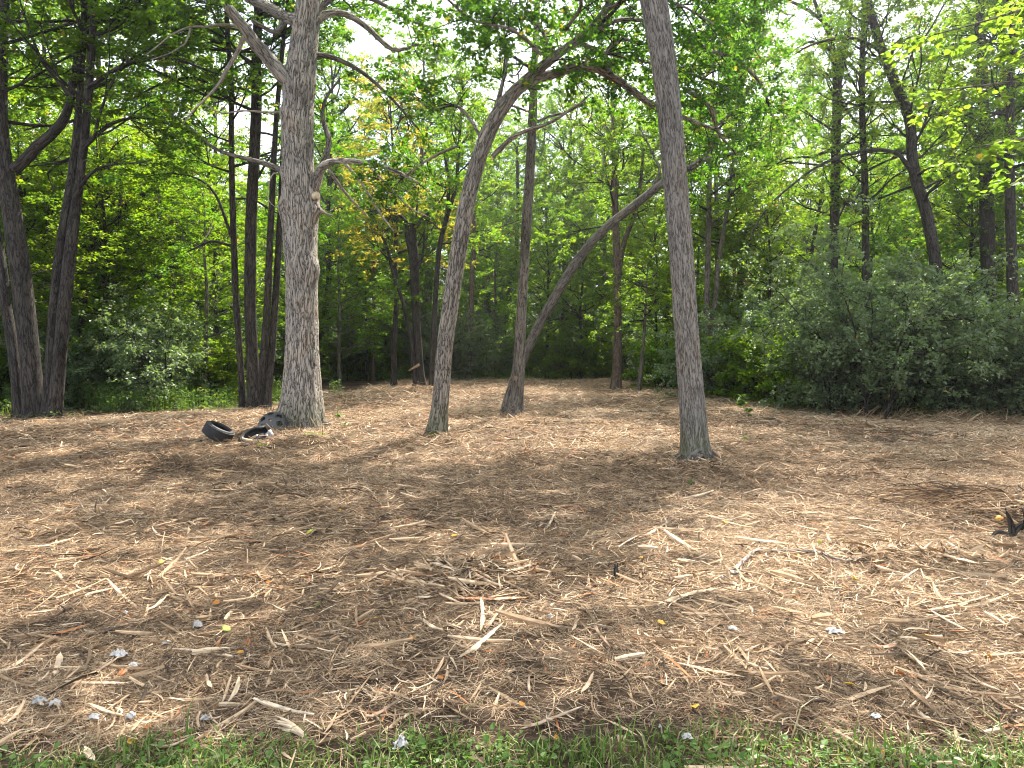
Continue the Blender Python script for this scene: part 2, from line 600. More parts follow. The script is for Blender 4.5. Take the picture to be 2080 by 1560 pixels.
def ramp_mat(name, stops, rough=.8, spec=.2, noise=40., trans=0., interp='LINEAR', nz=.5, stretch=(1, 1, 1)):
    """colour picked by the per-piece attribute rnd.x through a ramp, mottled by fine grain"""
    m, nt, out = new_mat(name)
    at = nd(nt, 'ShaderNodeAttribute', attribute_name='rnd')
    sp = nd(nt, 'ShaderNodeSeparateXYZ')
    nt.links.new(at.outputs['Vector'], sp.inputs[0])
    rp = ramp(nt, stops, interp)
    nt.links.new(sp.outputs['X'], rp.inputs[0])
    tcn = nd(nt, 'ShaderNodeTexCoord')
    mp = nd(nt, 'ShaderNodeMapping')
    mp.inputs['Scale'].default_value = stretch
    nt.links.new(tcn.outputs['Object'], mp.inputs[0])
    ns = nd(nt, 'ShaderNodeTexNoise', Scale=noise, Detail=4.0)
    nt.links.new(mp.outputs[0], ns.inputs['Vector'])
    mr = nd(nt, 'ShaderNodeMapRange')
    mr.inputs['From Min'].default_value = .3
    mr.inputs['From Max'].default_value = .7
    mr.inputs['To Min'].default_value = 1 - nz
    mr.inputs['To Max'].default_value = 1 + nz * .5
    nt.links.new(ns.outputs['Fac'], mr.inputs['Value'])
    mul = nd(nt, 'ShaderNodeVectorMath', operation='SCALE')
    nt.links.new(rp.outputs[0], mul.inputs[0])
    nt.links.new(mr.outputs[0], mul.inputs['Scale'])
    p = nd(nt, 'ShaderNodeBsdfPrincipled')
    p.inputs['Roughness'].default_value = rough
    p.inputs['Specular IOR Level'].default_value = spec
    nt.links.new(mul.outputs[0], p.inputs['Base Color'])
    if trans:
        t = nd(nt, 'ShaderNodeBsdfTranslucent')
        nt.links.new(mul.outputs[0], t.inputs['Color'])
        ms = nd(nt, 'ShaderNodeMixShader')
        ms.inputs[0].default_value = trans
        nt.links.new(p.outputs[0], ms.inputs[1])
        nt.links.new(t.outputs[0], ms.inputs[2])
        nt.links.new(ms.outputs[0], out.inputs['Surface'])
    else:
        nt.links.new(p.outputs[0], out.inputs['Surface'])
    return m


LEAF_BRIGHT = leaf_mat('leaf_maple', (.035, .08, .008), (.08, .135, .014), (.13, .36, .006), (.38, .58, .012), .02)
LEAF_TALL = leaf_mat('leaf_canopy', (.032, .072, .010), (.07, .12, .018), (.11, .31, .010), (.30, .52, .016), .03)
LEAF_OAK_AND_SHADED = leaf_mat('leaf_oak_and_shaded', (.026, .06, .010), (.055, .10, .016), (.08, .23, .008), (.20, .40, .014), .012)  # oak leaf green; on the trunk clumps its darkness stands in for shade
LEAF_SHRUB = leaf_mat('leaf_shrub', (.09, .14, .065), (.15, .205, .11), (.11, .24, .045), (.24, .40, .07), .004, .4, .7)
LEAF_NEAR = leaf_mat('leaf_basswood', (.06, .11, .018), (.10, .15, .03), (.18, .38, .02), (.34, .54, .03), .01, .5)
LEAF_GOLD = leaf_mat('leaf_turning', (.09, .11, .02), (.2, .16, .02), (.35, .4, .02), (.6, .42, .03), .2)
BARK_OAK = bark_mat('bark_oak', (.37, .335, .295), (.23, .205, .18), (.05, .044, .038), 21, 3.2, .02, True, .6)
BARK_ASH = bark_mat('bark_ash', (.25, .23, .21), (.15, .135, .122), (.05, .044, .039), 38, 4.4, .009, True, .5)
BARK_RIDGE = bark_mat('bark_ridged', (.29, .258, .22), (.17, .148, .125), (.038, .033, .028), 22, 3.2, .016, True, .7)
BARK_GREY = bark_mat('bark_grey_brown', (.19, .168, .145), (.115, .10, .086), (.035, .03, .026), 18, 3, .008)
BARK_BROWN = bark_mat('bark_brown', (.17, .13, .105), (.10, .076, .06), (.03, .023, .018), 18, 3, .01)
BARK_DARK = bark_mat('bark_dark', (.07, .062, .055), (.04, .035, .031), (.013, .011, .010), 16, 3, .012)
BARK_DEAD = bark_mat('bark_dead_branch', (.38, .33, .29), (.24, .205, .18), (.08, .065, .055), 40, 8, .004)

MULCH_STOPS = [(0, (.035, .025, .017)), (.2, (.085, .058, .038)), (.4, (.22, .145, .083)), (.6, (.41, .28, .165)),
               (.8, (.59, .42, .26)), (.955, (.70, .57, .40)), (.975, (.42, .17, .07)), (1, (.5, .2, .07))]
MULCH = ramp_mat('shredded_wood', MULCH_STOPS, .8, .15, 60, nz=.45)
WOOD = ramp_mat('split_wood', [(0, (.05, .036, .028)), (.25, (.12, .085, .062)), (.5, (.27, .18, .115)), (.75, (.47, .34, .22)), (.9, (.62, .5, .35)), (1, (.42, .15, .06))],
                .75, .2, 9, nz=.5)
FALLEN = ramp_mat('fallen_leaf', [(0, (.13, .28, .03)), (.2, (.38, .42, .05)), (.4, (.62, .48, .06)), (.6, (.66, .36, .05)), (.8, (.5, .17, .04)), (.92, (.34, .12, .05)), (.95, (.2, .13, .075)), (1, (.33, .24, .15))],
                  .55, .3, 60, .25, nz=.3)
TISSUE = ramp_mat('tissue', [(0, (.60, .585, .56)), (1, (.40, .385, .36))], .9, .1, 30, .15, nz=.3)
RUBBER = ramp_mat('tyre_rubber', [(0, (.016, .016, .018)), (1, (.035, .035, .036))], .62, .4, 14, nz=.35)
PLASTIC = ramp_mat('scuffed_plastic', [(0, (.012, .012, .014)), (.5, (.05, .05, .053)), (1, (.34, .33, .33))], .42, .5, 20, nz=.3)
GRASS = ramp_mat('grass', [(0, (.05, .10, .015)), (.45, (.11, .19, .03)), (.75, (.2, .27, .06)), (.9, (.36, .33, .14)), (1, (.42, .36, .2))], .5, .3, 20, .35, nz=.2)
CLOVER = leaf_mat('clover_leaf', (.05, .12, .018), (.11, .2, .03), (.12, .32, .03), (.24, .45, .04), .01, .35, .4)
WEED = leaf_mat('weed_leaf', (.04, .085, .018), (.09, .14, .035), (.09, .22, .02), (.24, .40, .04), .02, .42)
MOSS = ramp_mat('moss', [(0, (.06, .085, .012)), (1, (.17, .2, .03))], .95, .05, 30, nz=.4)

# ------------------------------------------------------------------ ground
gm, nt, out = new_mat('forest_soil')
tcn = nd(nt, 'ShaderNodeTexCoord')
n1 = nd(nt, 'ShaderNodeTexNoise', Scale=.8, Detail=6.0)
n2 = nd(nt, 'ShaderNodeTexNoise', Scale=26., Detail=8.0, Roughness=.7)
mpg = nd(nt, 'ShaderNodeMapping')
mpg.inputs['Scale'].default_value = (14, 60, 1)
mpg.inputs['Rotation'].default_value = (0, 0, .2)
v1 = nd(nt, 'ShaderNodeTexNoise', Scale=1.0, Detail=5.0, Distortion=1.5)
for n_ in (n1, n2):
    nt.links.new(tcn.outputs['Object'], n_.inputs['Vector'])
nt.links.new(tcn.outputs['Object'], mpg.inputs[0])
nt.links.new(mpg.outputs[0], v1.inputs['Vector'])
c1 = ramp(nt, [(.3, (.022, .017, .013)), (.5, (.07, .049, .033)), (.62, (.15, .103, .067)), (.75, (.22, .155, .1))])
ad = nd(nt, 'ShaderNodeMath', operation='MULTIPLY_ADD')
ad.inputs[1].default_value = .5
ml = nd(nt, 'ShaderNodeMath', operation='MULTIPLY')
ml.inputs[1].default_value = .5
nt.links.new(n2.outputs['Fac'], ad.inputs[0])
nt.links.new(v1.outputs['Fac'], ml.inputs[0])
nt.links.new(ml.outputs[0], ad.inputs[2])
nt.links.new(ad.outputs[0], c1.inputs[0])
c2 = ramp(nt, [(.35, (.6, .6, .6)), (.65, (1.1, 1.05, 1.0))])
nt.links.new(n1.outputs['Fac'], c2.inputs[0])
mu = nd(nt, 'ShaderNodeMixRGB', blend_type='MULTIPLY')
mu.inputs[0].default_value = 1
nt.links.new(c1.outputs[0], mu.inputs[1])
nt.links.new(c2.outputs[0], mu.inputs[2])
bp = nd(nt, 'ShaderNodeBump', Strength=1.0, Distance=.025)
nt.links.new(ad.outputs[0], bp.inputs['Height'])
p = nd(nt, 'ShaderNodeBsdfPrincipled', Roughness=.92)
p.inputs['Specular IOR Level'].default_value = .12
nt.links.new(mu.outputs[0], p.inputs['Base Color'])
nt.links.new(bp.outputs[0], p.inputs['Normal'])
nt.links.new(p.outputs[0], out.inputs['Surface'])

ys = np.concatenate([np.arange(-60, -2, 3.), np.arange(-2, 14, .11), np.arange(14, 45, .35), 45 * 1.13 ** np.arange(0, 26)])
xp = np.concatenate([np.arange(0, 9, .13), np.arange(9, 30, .6), 30 * 1.15 ** np.arange(0, 24)])
xs = np.concatenate([-xp[:0:-1], xp])
XX, YY = np.meshgrid(xs, ys)
zz = HZ(XX.ravel(), YY.ravel())
mb = MB()
nx = len(xs)
i = np.arange(len(ys) - 1)[:, None] * nx
j = np.arange(nx - 1)[None]
q = np.stack([i + j, i + j + 1, i + nx + j + 1, i + nx + j], 2).reshape(-1, 4)
mb.add(np.stack([XX.ravel(), YY.ravel(), zz], 1), quads=q)
tag(mb.build('ground', gm, smooth=True), kind='structure')


def clear_edge(x):
    """how far back the cleared floor reaches at this x (metres ahead)"""
    pts = [(-30, 14), (-13, 15.3), (-10, 16.2), (-7.5, 18.2), (-6.5, 22), (-6.6, 30), (-9, 34)]
    return np.interp(x, [-40, -12.5, -10, -7.6, -6.4, -5.6, 5.5, 7.0, 7.6, 8.2, 14, 40], [14, 15.6, 16.6, 18.5, 21.5, 37, 37, 27, 20, 16.6, 15.3, 13])


# ------------------------------------------------------------------ mulch
rng = np.random.default_rng(11)


def scatter(n, y0, y1, xm=1.0):
    u = rng.random(n)
    y = np.sqrt(y0 ** 2 + u * (y1 ** 2 - y0 ** 2))
    x = (rng.random(n) * 2 - 1) * (.76 * y + xm)
    return x, y


def chip_mesh(mb, L, w, nseg, rg, off, pitch, tone, bend=.1):
    """one splintered piece with a three-sided section, centred at off"""
    u = np.linspace(-.5, .5, nseg + 1)
    a, pt = off[3], rg.normal() * pitch
    d = np.array([math.cos(a) * math.cos(pt), math.sin(a) * math.cos(pt), math.sin(pt)])
    lat = nrm(np.cross(d, [0, 0, 1.]))
    up_ = np.cross(lat, d)
    ro = rg.normal() * .5
    la = lat * math.cos(ro) + up_ * math.sin(ro)
    up_ = np.cross(la, d)
    bd = rg.normal() * bend
    wt = np.clip(1 - (np.abs(u) * 2) ** 6 * (.3 + .6 * rg.random()), .15, 1) * (.65 + .7 * rg.random(nseg + 1))
    P = np.array(off[:3]) + d * (u * L)[:, None] + la * ((u ** 2 - .08) * bd * L * 4)[:, None]
    ww = (w * .5 * wt)[:, None]
    V = np.stack([P + la * ww, P + up_ * ww * .6, P - la * ww], 1).reshape(-1, 3)
    q = [[g_ * 3 + a_, g_ * 3 + b_, (g_ + 1) * 3 + b_, (g_ + 1) * 3 + a_] for g_ in range(nseg) for a_, b_ in ((0, 1), (1, 2), (2, 0))]
    mb.add(V, quads=q, fr=(tone, rg.random(), 0))


def gn_scatter(name, variants, pos, rot, scl, pick, tone, mat, label, cat):
    """one stuff object: its mesh holds the piece shapes and the points they lie on"""
    mb = MB()
    vid = []
    for k, f_ in enumerate(variants):
        n0 = mb.n
        f_(mb)
        vid += [k] * (mb.n - n0)
    nv = mb.n
    mb.add(pos)
    N = len(pos)
    me = mb.mesh(name, mat)

    def att(nm, typ, arr, key):
        a_ = me.attributes.new(nm, typ, 'POINT')
        a_.data.foreach_set(key, arr)
    att('vid', 'INT', np.array(vid + [0] * N, np.int32), 'value')
    att('is_point', 'BOOLEAN', np.array([False] * nv + [True] * N), 'value')
    att('rot', 'FLOAT_VECTOR', np.vstack([np.zeros((nv, 3)), rot]).astype(np.float32).ravel(), 'vector')
    att('scl', 'FLOAT', np.concatenate([np.zeros(nv), scl]).astype(np.float32), 'value')
    att('pick', 'INT', np.concatenate([np.zeros(nv), pick]).astype(np.int32), 'value')
    att('tone', 'FLOAT', np.concatenate([np.zeros(nv), tone]).astype(np.float32), 'value')
    o = bpy.data.objects.new(name, me)
    COL.objects.link(o)
    ng = bpy.data.node_groups.new(name, 'GeometryNodeTree')
    ng.interface.new_socket('Geometry', in_out='INPUT', socket_type='NodeSocketGeometry')
    ng.interface.new_socket('Geometry', in_out='OUTPUT', socket_type='NodeSocketGeometry')
    N_ = ng.nodes.new
    Lk = ng.links.new

    def na(nm, typ):
        a_ = N_('GeometryNodeInputNamedAttribute')
        a_.data_type = typ
        a_.inputs['Name'].default_value = nm
        return a_.outputs['Attribute']
    gi, go = N_('NodeGroupInput'), N_('NodeGroupOutput')
    sg = N_('GeometryNodeSeparateGeometry')
    sg.domain = 'POINT'
    Lk(gi.outputs[0], sg.inputs[0])
    Lk(na('is_point', 'BOOLEAN'), sg.inputs['Selection'])
    sp = N_('GeometryNodeSplitToInstances')
    sp.domain = 'POINT'
    Lk(sg.outputs[1], sp.inputs[0])
    Lk(na('vid', 'INT'), sp.inputs['Group ID'])
    iop = N_('GeometryNodeInstanceOnPoints')
    iop.inputs['Pick Instance'].default_value = True
    Lk(sg.outputs[0], iop.inputs['Points'])
    Lk(sp.outputs[0], iop.inputs['Instance'])
    Lk(na('pick', 'INT'), iop.inputs['Instance Index'])
    Lk(na('rot', 'FLOAT_VECTOR'), iop.inputs['Rotation'])
    Lk(na('scl', 'FLOAT'), iop.inputs['Scale'])
    Lk(iop.outputs[0], go.inputs[0])
    md = o.modifiers.new('scatter', 'NODES')
    md.node_group = ng
    return tag(o, label, cat, kind='stuff')


rgc = np.random.default_rng(99)


def var_fine(k):
    def f(mb):
        rg = np.random.default_rng(1000 + k)
        for _ in range(13):
            chip_mesh(mb, .025 + rg.gamma(2, .022), .0016 + .0036 * rg.random(), 1, rg,
                      (rg.normal() * .035, rg.normal() * .035, .004 + .012 * rg.random(), rg.random() * 6.28), .25, rg.random())
    return f


def var_chip(k):
    def f(mb):
        rg = np.random.default_rng(2000 + k)
        chip_mesh(mb, .04 + rg.gamma(1.8, .03), .0024 + rg.gamma(1.8, .0022), 3, rg, (0, 0, .006, 0), .1, rg.random(), .08)
    return f


def var_far(k):
    def f(mb):
        rg = np.random.default_rng(3000 + k)
        for _ in range(9):
            chip_mesh(mb, .06 + rg.gamma(2, .04), .006 + rg.gamma(2, .004), 1, rg,
                      (rg.normal() * .12, rg.normal() * .12, .01 + .03 * rg.random(), rg.random() * 6.28), .16, rg.random())
    return f


def mulch_pts(n, y0, y1, xm, lift, tilt, dens=(.55, 4., .3), tight=True):
    x, y = scatter(n, y0, y1, xm)
    den = fbm(xy0(x, y, .9) + 40, 3, 21)
    k = (rng.random(len(x)) < np.clip(dens[0] + (den - .47) * dens[1], dens[2], 1)) & (y < clear_edge(x) + rng.normal(size=len(x)) * .5)
    g = 2.86 + .14 * (fbm(xy0(x, y, 2.2), 2, 5) - .5) * 2
    k &= (y > g + rng.normal(size=len(x)) * .04) | (rng.random(len(x)) < .12)
    x, y = x[k], y[k]
    return mulch_at(x, y, lift, tilt)


def mulch_at(x, y, lift, tilt):
    n = len(x)
    a = (fbm(xy0(x, y, .6) + 9, 2, 33) - .5) * 5 + rng.normal(size=n) * 1.0
    z = HZ(x, y) + lift * rng.random(n) ** 1.5
    tl = rng.normal(size=n) * tilt
    rot = np.stack([rng.normal(size=n) * .15, tl, a], 1)
    z += np.abs(tl) * .03
    tone = np.clip(.5 + (fbm(xy0(x, y, .45) + 3, 3, 57) - .5) * .9 + rng.normal(size=n) * .26, 0, 1)
    return np.stack([x, y, z], 1), rot, tone


NF, NC, NR_ = 14, 40, 14
variants = [var_fine(k) for k in range(NF)] + [var_chip(k) for k in range(NC)] + [var_far(k) for k in range(NR_)]
PS, RS, SS, KS, TS = [], [], [], [], []


def push(t3, s_, k0, k1):
    P_, R_, T_ = t3
    n = len(P_)
    PS.append(P_)
    RS.append(R_)
    TS.append(T_)
    SS.append(s_[0] + (s_[1] - s_[0]) * rng.random(n) ** 1.5)
    KS.append(rng.integers(k0, k1, n))


push(mulch_pts(44000, 2.3, 6.5, .8, .012, .06, (.62, 5, .3)), (.8, 1.4), 0, NF)
push(mulch_pts(34000, 6.5, 12, .8, .02, .06, (.8, 3, .5)), (1.2, 2.2), 0, NF)
push(mulch_pts(30000, 2.3, 5.0, .8, .03, .14), (.5, 1.45), NF, NF + NC)
push(mulch_pts(3500, 2.6, 8.0, .8, .045, .16), (1.5, 2.3), NF, NF + NC)
push(mulch_pts(60000, 4.5, 11, .8, .04, .14), (.6, 1.6), NF, NF + NC)
push(mulch_pts(22000, 10, 20, 1, .04, .1, (.7, 3, .4)), (.8, 1.5), NF + NC, NF + NC + NR_)
push(mulch_pts(34000, 11, 20, 1, .05, .14), (1.2, 2.6), NF, NF + NC)
push(mulch_pts(26000, 19, 39, 1, .06, .1, (.8, 3, .5)), (1.3, 2.2), NF + NC, NF + NC + NR_)
for mx_, my_, h, rx, ry in MOUNDS:
    if h < 0:
        continue
    n = int(min(900, 500 + 900 * rx * ry))
    t3 = mulch_at(mx_ + rng.normal(size=n) * rx * .7, my_ + rng.normal(size=n) * ry * .8, .05, .3)
    push(t3, (.8, 2.0), NF, NF + NC)

for bx, by, br in ((611, 880, .62), (888, 896, .3), (1042, 850, .35), (1414, 950, .42), (75, 862, .9), (515, 842, .6), (1252, 800, .4), (852, 800, .6)):
    g_ = G(bx, by)
    n = 420
    a_, q_ = rng.random(n) * 6.283, br * (.75 + .5 * rng.random(n))
    push(mulch_at(g_[0] + np.cos(a_) * q_, g_[1] + .1 + np.sin(a_) * q_, .10, .45), (.8, 1.7), NF, NF + NC)
MULCH_I, nt, out = new_mat('shredded_wood_pieces')
at = nd(nt, 'ShaderNodeAttribute', attribute_name='rnd')
ti = nd(nt, 'ShaderNodeAttribute', attribute_name='tone', attribute_type='INSTANCER')
sp = nd(nt, 'ShaderNodeSeparateXYZ')
nt.links.new(at.outputs['Vector'], sp.inputs[0])
m1 = nd(nt, 'ShaderNodeMath', operation='MULTIPLY_ADD')
m1.inputs[1].default_value = .62
nt.links.new(sp.outputs['X'], m1.inputs[0])
m2 = nd(nt, 'ShaderNodeMath', operation='MULTIPLY_ADD')
m2.inputs[1].default_value = .62
m2.inputs[2].default_value = -.065
nt.links.new(ti.outputs['Fac'], m2.inputs[0])
nt.links.new(m2.outputs[0], m1.inputs[2])
cl_ = nd(nt, 'ShaderNodeMath', operation='MINIMUM')
cl_.inputs[1].default_value = .95
nt.links.new(m1.outputs[0], cl_.inputs[0])
rp = ramp(nt, MULCH_STOPS)
nt.links.new(cl_.outputs[0], rp.inputs[0])
gt = nd(nt, 'ShaderNodeMath', operation='GREATER_THAN')
gt.inputs[1].default_value = .975
nt.links.new(sp.outputs['Y'], gt.inputs[0])
mo = nd(nt, 'ShaderNodeMixRGB')
mo.inputs[2].default_value = (.42, .17, .07, 1)
nt.links.new(gt.outputs[0], mo.inputs[0])
nt.links.new(rp.outputs[0], mo.inputs[1])
tc_ = nd(nt, 'ShaderNodeTexCoord')
mp_ = nd(nt, 'ShaderNodeMapping')
mp_.inputs['Scale'].default_value = (25, 160, 160)
nt.links.new(tc_.outputs['Object'], mp_.inputs[0])
ns = nd(nt, 'ShaderNodeTexNoise', Scale=1.0, Detail=3.0)
nt.links.new(mp_.outputs[0], ns.inputs['Vector'])
mr = nd(nt, 'ShaderNodeMapRange')
mr.inputs['From Min'].default_value = .3
mr.inputs['From Max'].default_value = .7
mr.inputs['To Min'].default_value = .6
mr.inputs['To Max'].default_value = 1.25
nt.links.new(ns.outputs['Fac'], mr.inputs['Value'])
ml_ = nd(nt, 'ShaderNodeVectorMath', operation='SCALE')
nt.links.new(mo.outputs[0], ml_.inputs[0])
nt.links.new(mr.outputs[0], ml_.inputs['Scale'])
pb = nd(nt, 'ShaderNodeBsdfPrincipled', Roughness=.8)
pb.inputs['Specular IOR Level'].default_value = .2
nt.links.new(ml_.outputs[0], pb.inputs['Base Color'])
nt.links.new(pb.outputs[0], out.inputs['Surface'])
gn_scatter('shredded_wood_mulch', variants, np.vstack(PS), np.vstack(RS), np.concatenate(SS), np.concatenate(KS), np.concatenate(TS), MULCH_I,
           'tan and brown shredded wood mulch spread over the whole clearing floor', 'mulch')

# faint haze volume added for the veiling glare towards the sun
hm, nt, out = new_mat('haze')
pv = nd(nt, 'ShaderNodeVolumePrincipled')
pv.inputs['Color'].default_value = (.93, .96, 1, 1)
pv.inputs['Density'].default_value = HAZE
pv.inputs['Anisotropy'].default_value = .75
nt.links.new(pv.outputs[0], out.inputs['Volume'])
mb = MB()
hx0, hx1, hy0, hy1, hz0, hz1 = -130, 130, -40, 130, -1.5, 27
mb.add([(x_, y_, z_) for z_ in (hz0, hz1) for x_, y_ in ((hx0, hy0), (hx1, hy0), (hx1, hy1), (hx0, hy1))],
       quads=[[3, 2, 1, 0], [4, 5, 6, 7], [0, 1, 5, 4], [1, 2, 6, 5], [2, 3, 7, 6], [3, 0, 4, 7]])
if HAZE:
    tag(mb.build('haze', hm), 'thin bright haze added to the air for the veiling glare of the sun', 'haze', kind='stuff')

# small dead leaves mixed in
mb = MB()
x, y = scatter(4200, 2.5, 14, .5)
n = len(x)
nn = np.array([0, 0, 1.]) + rng.normal(size=(n, 3)) * .35
ld = np.stack([np.cos(rng.random(n) * 6.3), np.sin(rng.random(n) * 6.3), np.zeros(n)], 1)
pos = np.stack([x, y, HZ(x, y) + .012 + .03 * rng.random(n)], 1)
rv = np.where(rng.random(n) < .035, .45 + .3 * rng.random(n), .95 + .05 * rng.random(n))
leaves(mb, pos, ld, nn, .022 + .03 * rng.random(n), np.stack([rv, rv, rv], 1), .6, True, .3)
tag(mb.build('dead_leaf_litter', FALLEN), 'small curled brown leaf fragments mixed through the mulch', 'leaf litter', kind='stuff')

# ------------------------------------------------------------------ grass strip at the bottom
mb = MB()
n = 95000
x = (rng.random(n) * 2 - 1) * 4.2
y = .6 + 2.75 * rng.random(n)
edge = 2.80 + .2 * (fbm(xy0(x, y, 2.2) + 4, 3, 5) - .5) * 2 + .05 * (x > .9)
k = (y < edge + rng.normal(size=n) * .05) & (rng.random(n) < .55 + .45 * (fbm(xy0(x, y, 3.), 2, 77) > .45))
x, y = x[k], y[k]
n = len(x)
a = rng.random(n) * 6.283
h = .025 + rng.gamma(1.6, .02, n) * (.5 + fbm(xy0(x, y, 4.), 2, 12))
ln_ = np.stack([np.cos(a), np.sin(a), np.zeros(n)], 1)
la = np.stack([-np.sin(a), np.cos(a), np.zeros(n)], 1)
base = np.stack([x, y, HZ(x, y) - .005], 1)
w = (.0022 + .002 * rng.random(n))[:, None]
H = h[:, None]
lean = (.2 + .9 * rng.random(n))[:, None]
up3 = np.array([0, 0, 1.])
V = np.stack([base - la * w, base + la * w, base + up3 * H * .6 + ln_ * H * lean * .35 + la * w * .8,
              base + up3 * H * .6 + ln_ * H * lean * .35 - la * w * .8, base + up3 * H * (1 - .35 * lean) + ln_ * H * lean], 1)
b = np.arange(n)[:, None] * 5
rv = np.clip(rng.beta(2, 2.6, n) + (rng.random(n) < .14) * .5, 0, 1)
fr = np.stack([rv, rv, rv], 1)
mb.add(V.reshape(-1, 3), quads=b + np.array([[0, 1, 2, 3]]), fr=fr)
mb.a3.append(fr)
mb.f3.append(b + np.array([[3, 2, 4]]) + 0)
tag(mb.build('grass_strip', GRASS), 'short green grass along the near edge of the clearing', 'grass', kind='stuff')

mb = MB()
n = 26000
x = (rng.random(n) * 2 - 1) * 4.2
y = .8 + 2.4 * rng.random(n)
edge = 2.79 + .2 * (fbm(xy0(x, y, 2.2) + 4, 3, 5) - .5) * 2
k = (y < edge + rng.normal(size=n) * .04) & (fbm(xy0(x, y, 2.6), 3, 78) > .41)
x, y = x[k], y[k]
n = len(x)
nn = np.array([0, 0, 1.]) + rng.normal(size=(n, 3)) * .4
ld = rng.normal(size=(n, 3))
pos = np.stack([x, y, HZ(x, y) + .012 + .035 * rng.random(n)], 1)
cl = rng.random(n)
leaves(mb, pos, ld, nn, .013 + .024 * rng.random(n) ** 2, np.stack([rng.random(n), cl, cl], 1), .85, True, .1)
tag(mb.build('clover_patch', CLOVER), 'low clover and ground ivy leaves growing through the front grass', 'clover', kind='stuff')


# ------------------------------------------------------------------ trees: generic prototypes
def limb_path(rng, s, d, L, K=6, wob=.12, up=.15):
    P = [np.array(s, float)]
    d = np.array(d, float)
    for k in range(K - 1):
        d = d + rng.normal(size=3) * wob + np.array([0, 0, up]) / (K - 1)
        d /= np.linalg.norm(d)
        P.append(P[-1] + d * L / (K - 1))
    return np.array(P)


def crown_on(wood, leaf, trunk, z0, z1, nL, Lmax, rng, elev=(15, 50), prof=None, r_l=.06, sides=6, **fk):
    """limbs leaving a trunk path between heights z0 and z1, with foliage"""
    T = np.asarray(trunk, float)
    limbs = []
    az = rng.random() * 6.28
    for k in range(nL):
        u = (k + rng.random() * .8) / nL
        z = z0 + (z1 - z0) * u
        s = np.array([np.interp(z, T[:, 2], T[:, i]) for i in range(3)])
        az += 2.4 + rng.normal() * .4
        el = R(elev[0] + (elev[1] - elev[0]) * u + rng.normal() * 6)
        L = Lmax * (prof(u) if prof else (1 - .55 * u)) * (.75 + .5 * rng.random())
        d = (math.cos(az) * math.cos(el), math.sin(az) * math.cos(el), math.sin(el))
        P = limb_path(rng, s, d, L, 7, .17, .3)
        rr = np.linspace(r_l * (L / Lmax) ** .7, .012, len(P))
        limbs.append((P, rr))
        tube(wood, P, rr, sides, 10.0)
        # forks
        for _ in range(2):
            i = rng.integers(1, 4)
            dd = nrm(P[i + 1] - P[i] + rng.normal(size=3) * .55 * np.linalg.norm(P[i + 1] - P[i]) * np.array([1, 1, .5]))
            P2 = limb_path(rng, P[i], dd, L * (.35 + .25 * rng.random()), 5)
            r2_ = np.linspace(rr[i] * .65, .01, 5)
            limbs.append((P2, r2_))
            tube(wood, P2, r2_, 5, 10.0)
    foliate(wood, leaf, limbs, rng, **fk)
    return limbs


def proto(name, seed, H, r0, z0, nL, Lmax, barkm, leafm, lean=.02, sides=10, elev=(15, 50), prof=None, z1=None, **fk):
    rng = np.random.default_rng(seed)
    K = 7
    T = np.cumsum(np.vstack([[0, 0, 0], np.stack([rng.normal(size=K) * lean * H / K * 2, rng.normal(size=K) * lean * H / K * 2, np.full(K, H / K)], 1)]), 0)
    T[0, 2] = -.15
    wood, leaf = MB(), MB()
    rr = np.linspace(1, 0, K + 1) ** .8 * r0 + .015
    tube(wood, T, rr, sides, .5, .06, .5, seed)
    crown_on(wood, leaf, T, z0, z1 or H * .97, nL, Lmax, rng, elev, prof, r_l=r0 * .4, **fk)
    e = empty(name, (0, 0, 0), 'x', 'tree')
    wood.build('trunk', barkm, e, smooth=True)
    leaf.build('crown', leafm, e)
    return e


def dup(e, name):
    c = e.copy()
    c.name = name
    COL.objects.link(c)
    for ch in e.children:
        k = ch.copy()
        COL.objects.link(k)
        k.parent = c
    return c


tallprof = lambda u: .55 + .9 * math.sin(math.pi * min(1, u * 1.05)) ** .8 * .6 - .25 * u
PR = {
    'tall0': proto('tall_tree', 101, 19, .20, 5.5, 24, 3.6, BARK_DARK, LEAF_TALL, prof=tallprof, spacing=.44, lpt=8, size=.155, flat=.5, tilt=.55),
    'tall1': proto('tall_tree', 102, 17, .17, 4.0, 26, 3.4, BARK_GREY, LEAF_TALL, prof=tallprof, spacing=.44, lpt=8, size=.155, flat=.5, tilt=.55),
    'tall2': proto('tall_tree', 103, 21, .24, 7, 24, 4.2, BARK_DARK, LEAF_BRIGHT, prof=tallprof, spacing=.48, lpt=8, size=.16, flat=.6, tilt=.5),
    'mid0': proto('young_maple', 111, 8.5, .08, 1.6, 26, 2.6, BARK_DARK, LEAF_BRIGHT, elev=(5, 45), spacing=.33, lpt=8, size=.105, flat=.85, tilt=.32, droop=.15),
    'mid1': proto('young_maple', 112, 7, .07, 1.0, 24, 2.4, BARK_GREY, LEAF_BRIGHT, elev=(0, 40), spacing=.33, lpt=8, size=.10, flat=.85, tilt=.32, droop=.18),
    'mid2': proto('young_maple', 113, 10, .10, 2.4, 28, 2.8, BARK_DARK, LEAF_TALL, elev=(5, 45), spacing=.36, lpt=8, size=.105, flat=.75, tilt=.4, droop=.15),
    'gold': proto('turning_tree', 121, 11, .10, 4.5, 22, 2.2, BARK_DARK, LEAF_GOLD, elev=(10, 50), spacing=.4, lpt=7, size=.10, flat=.6, tilt=.5),
}


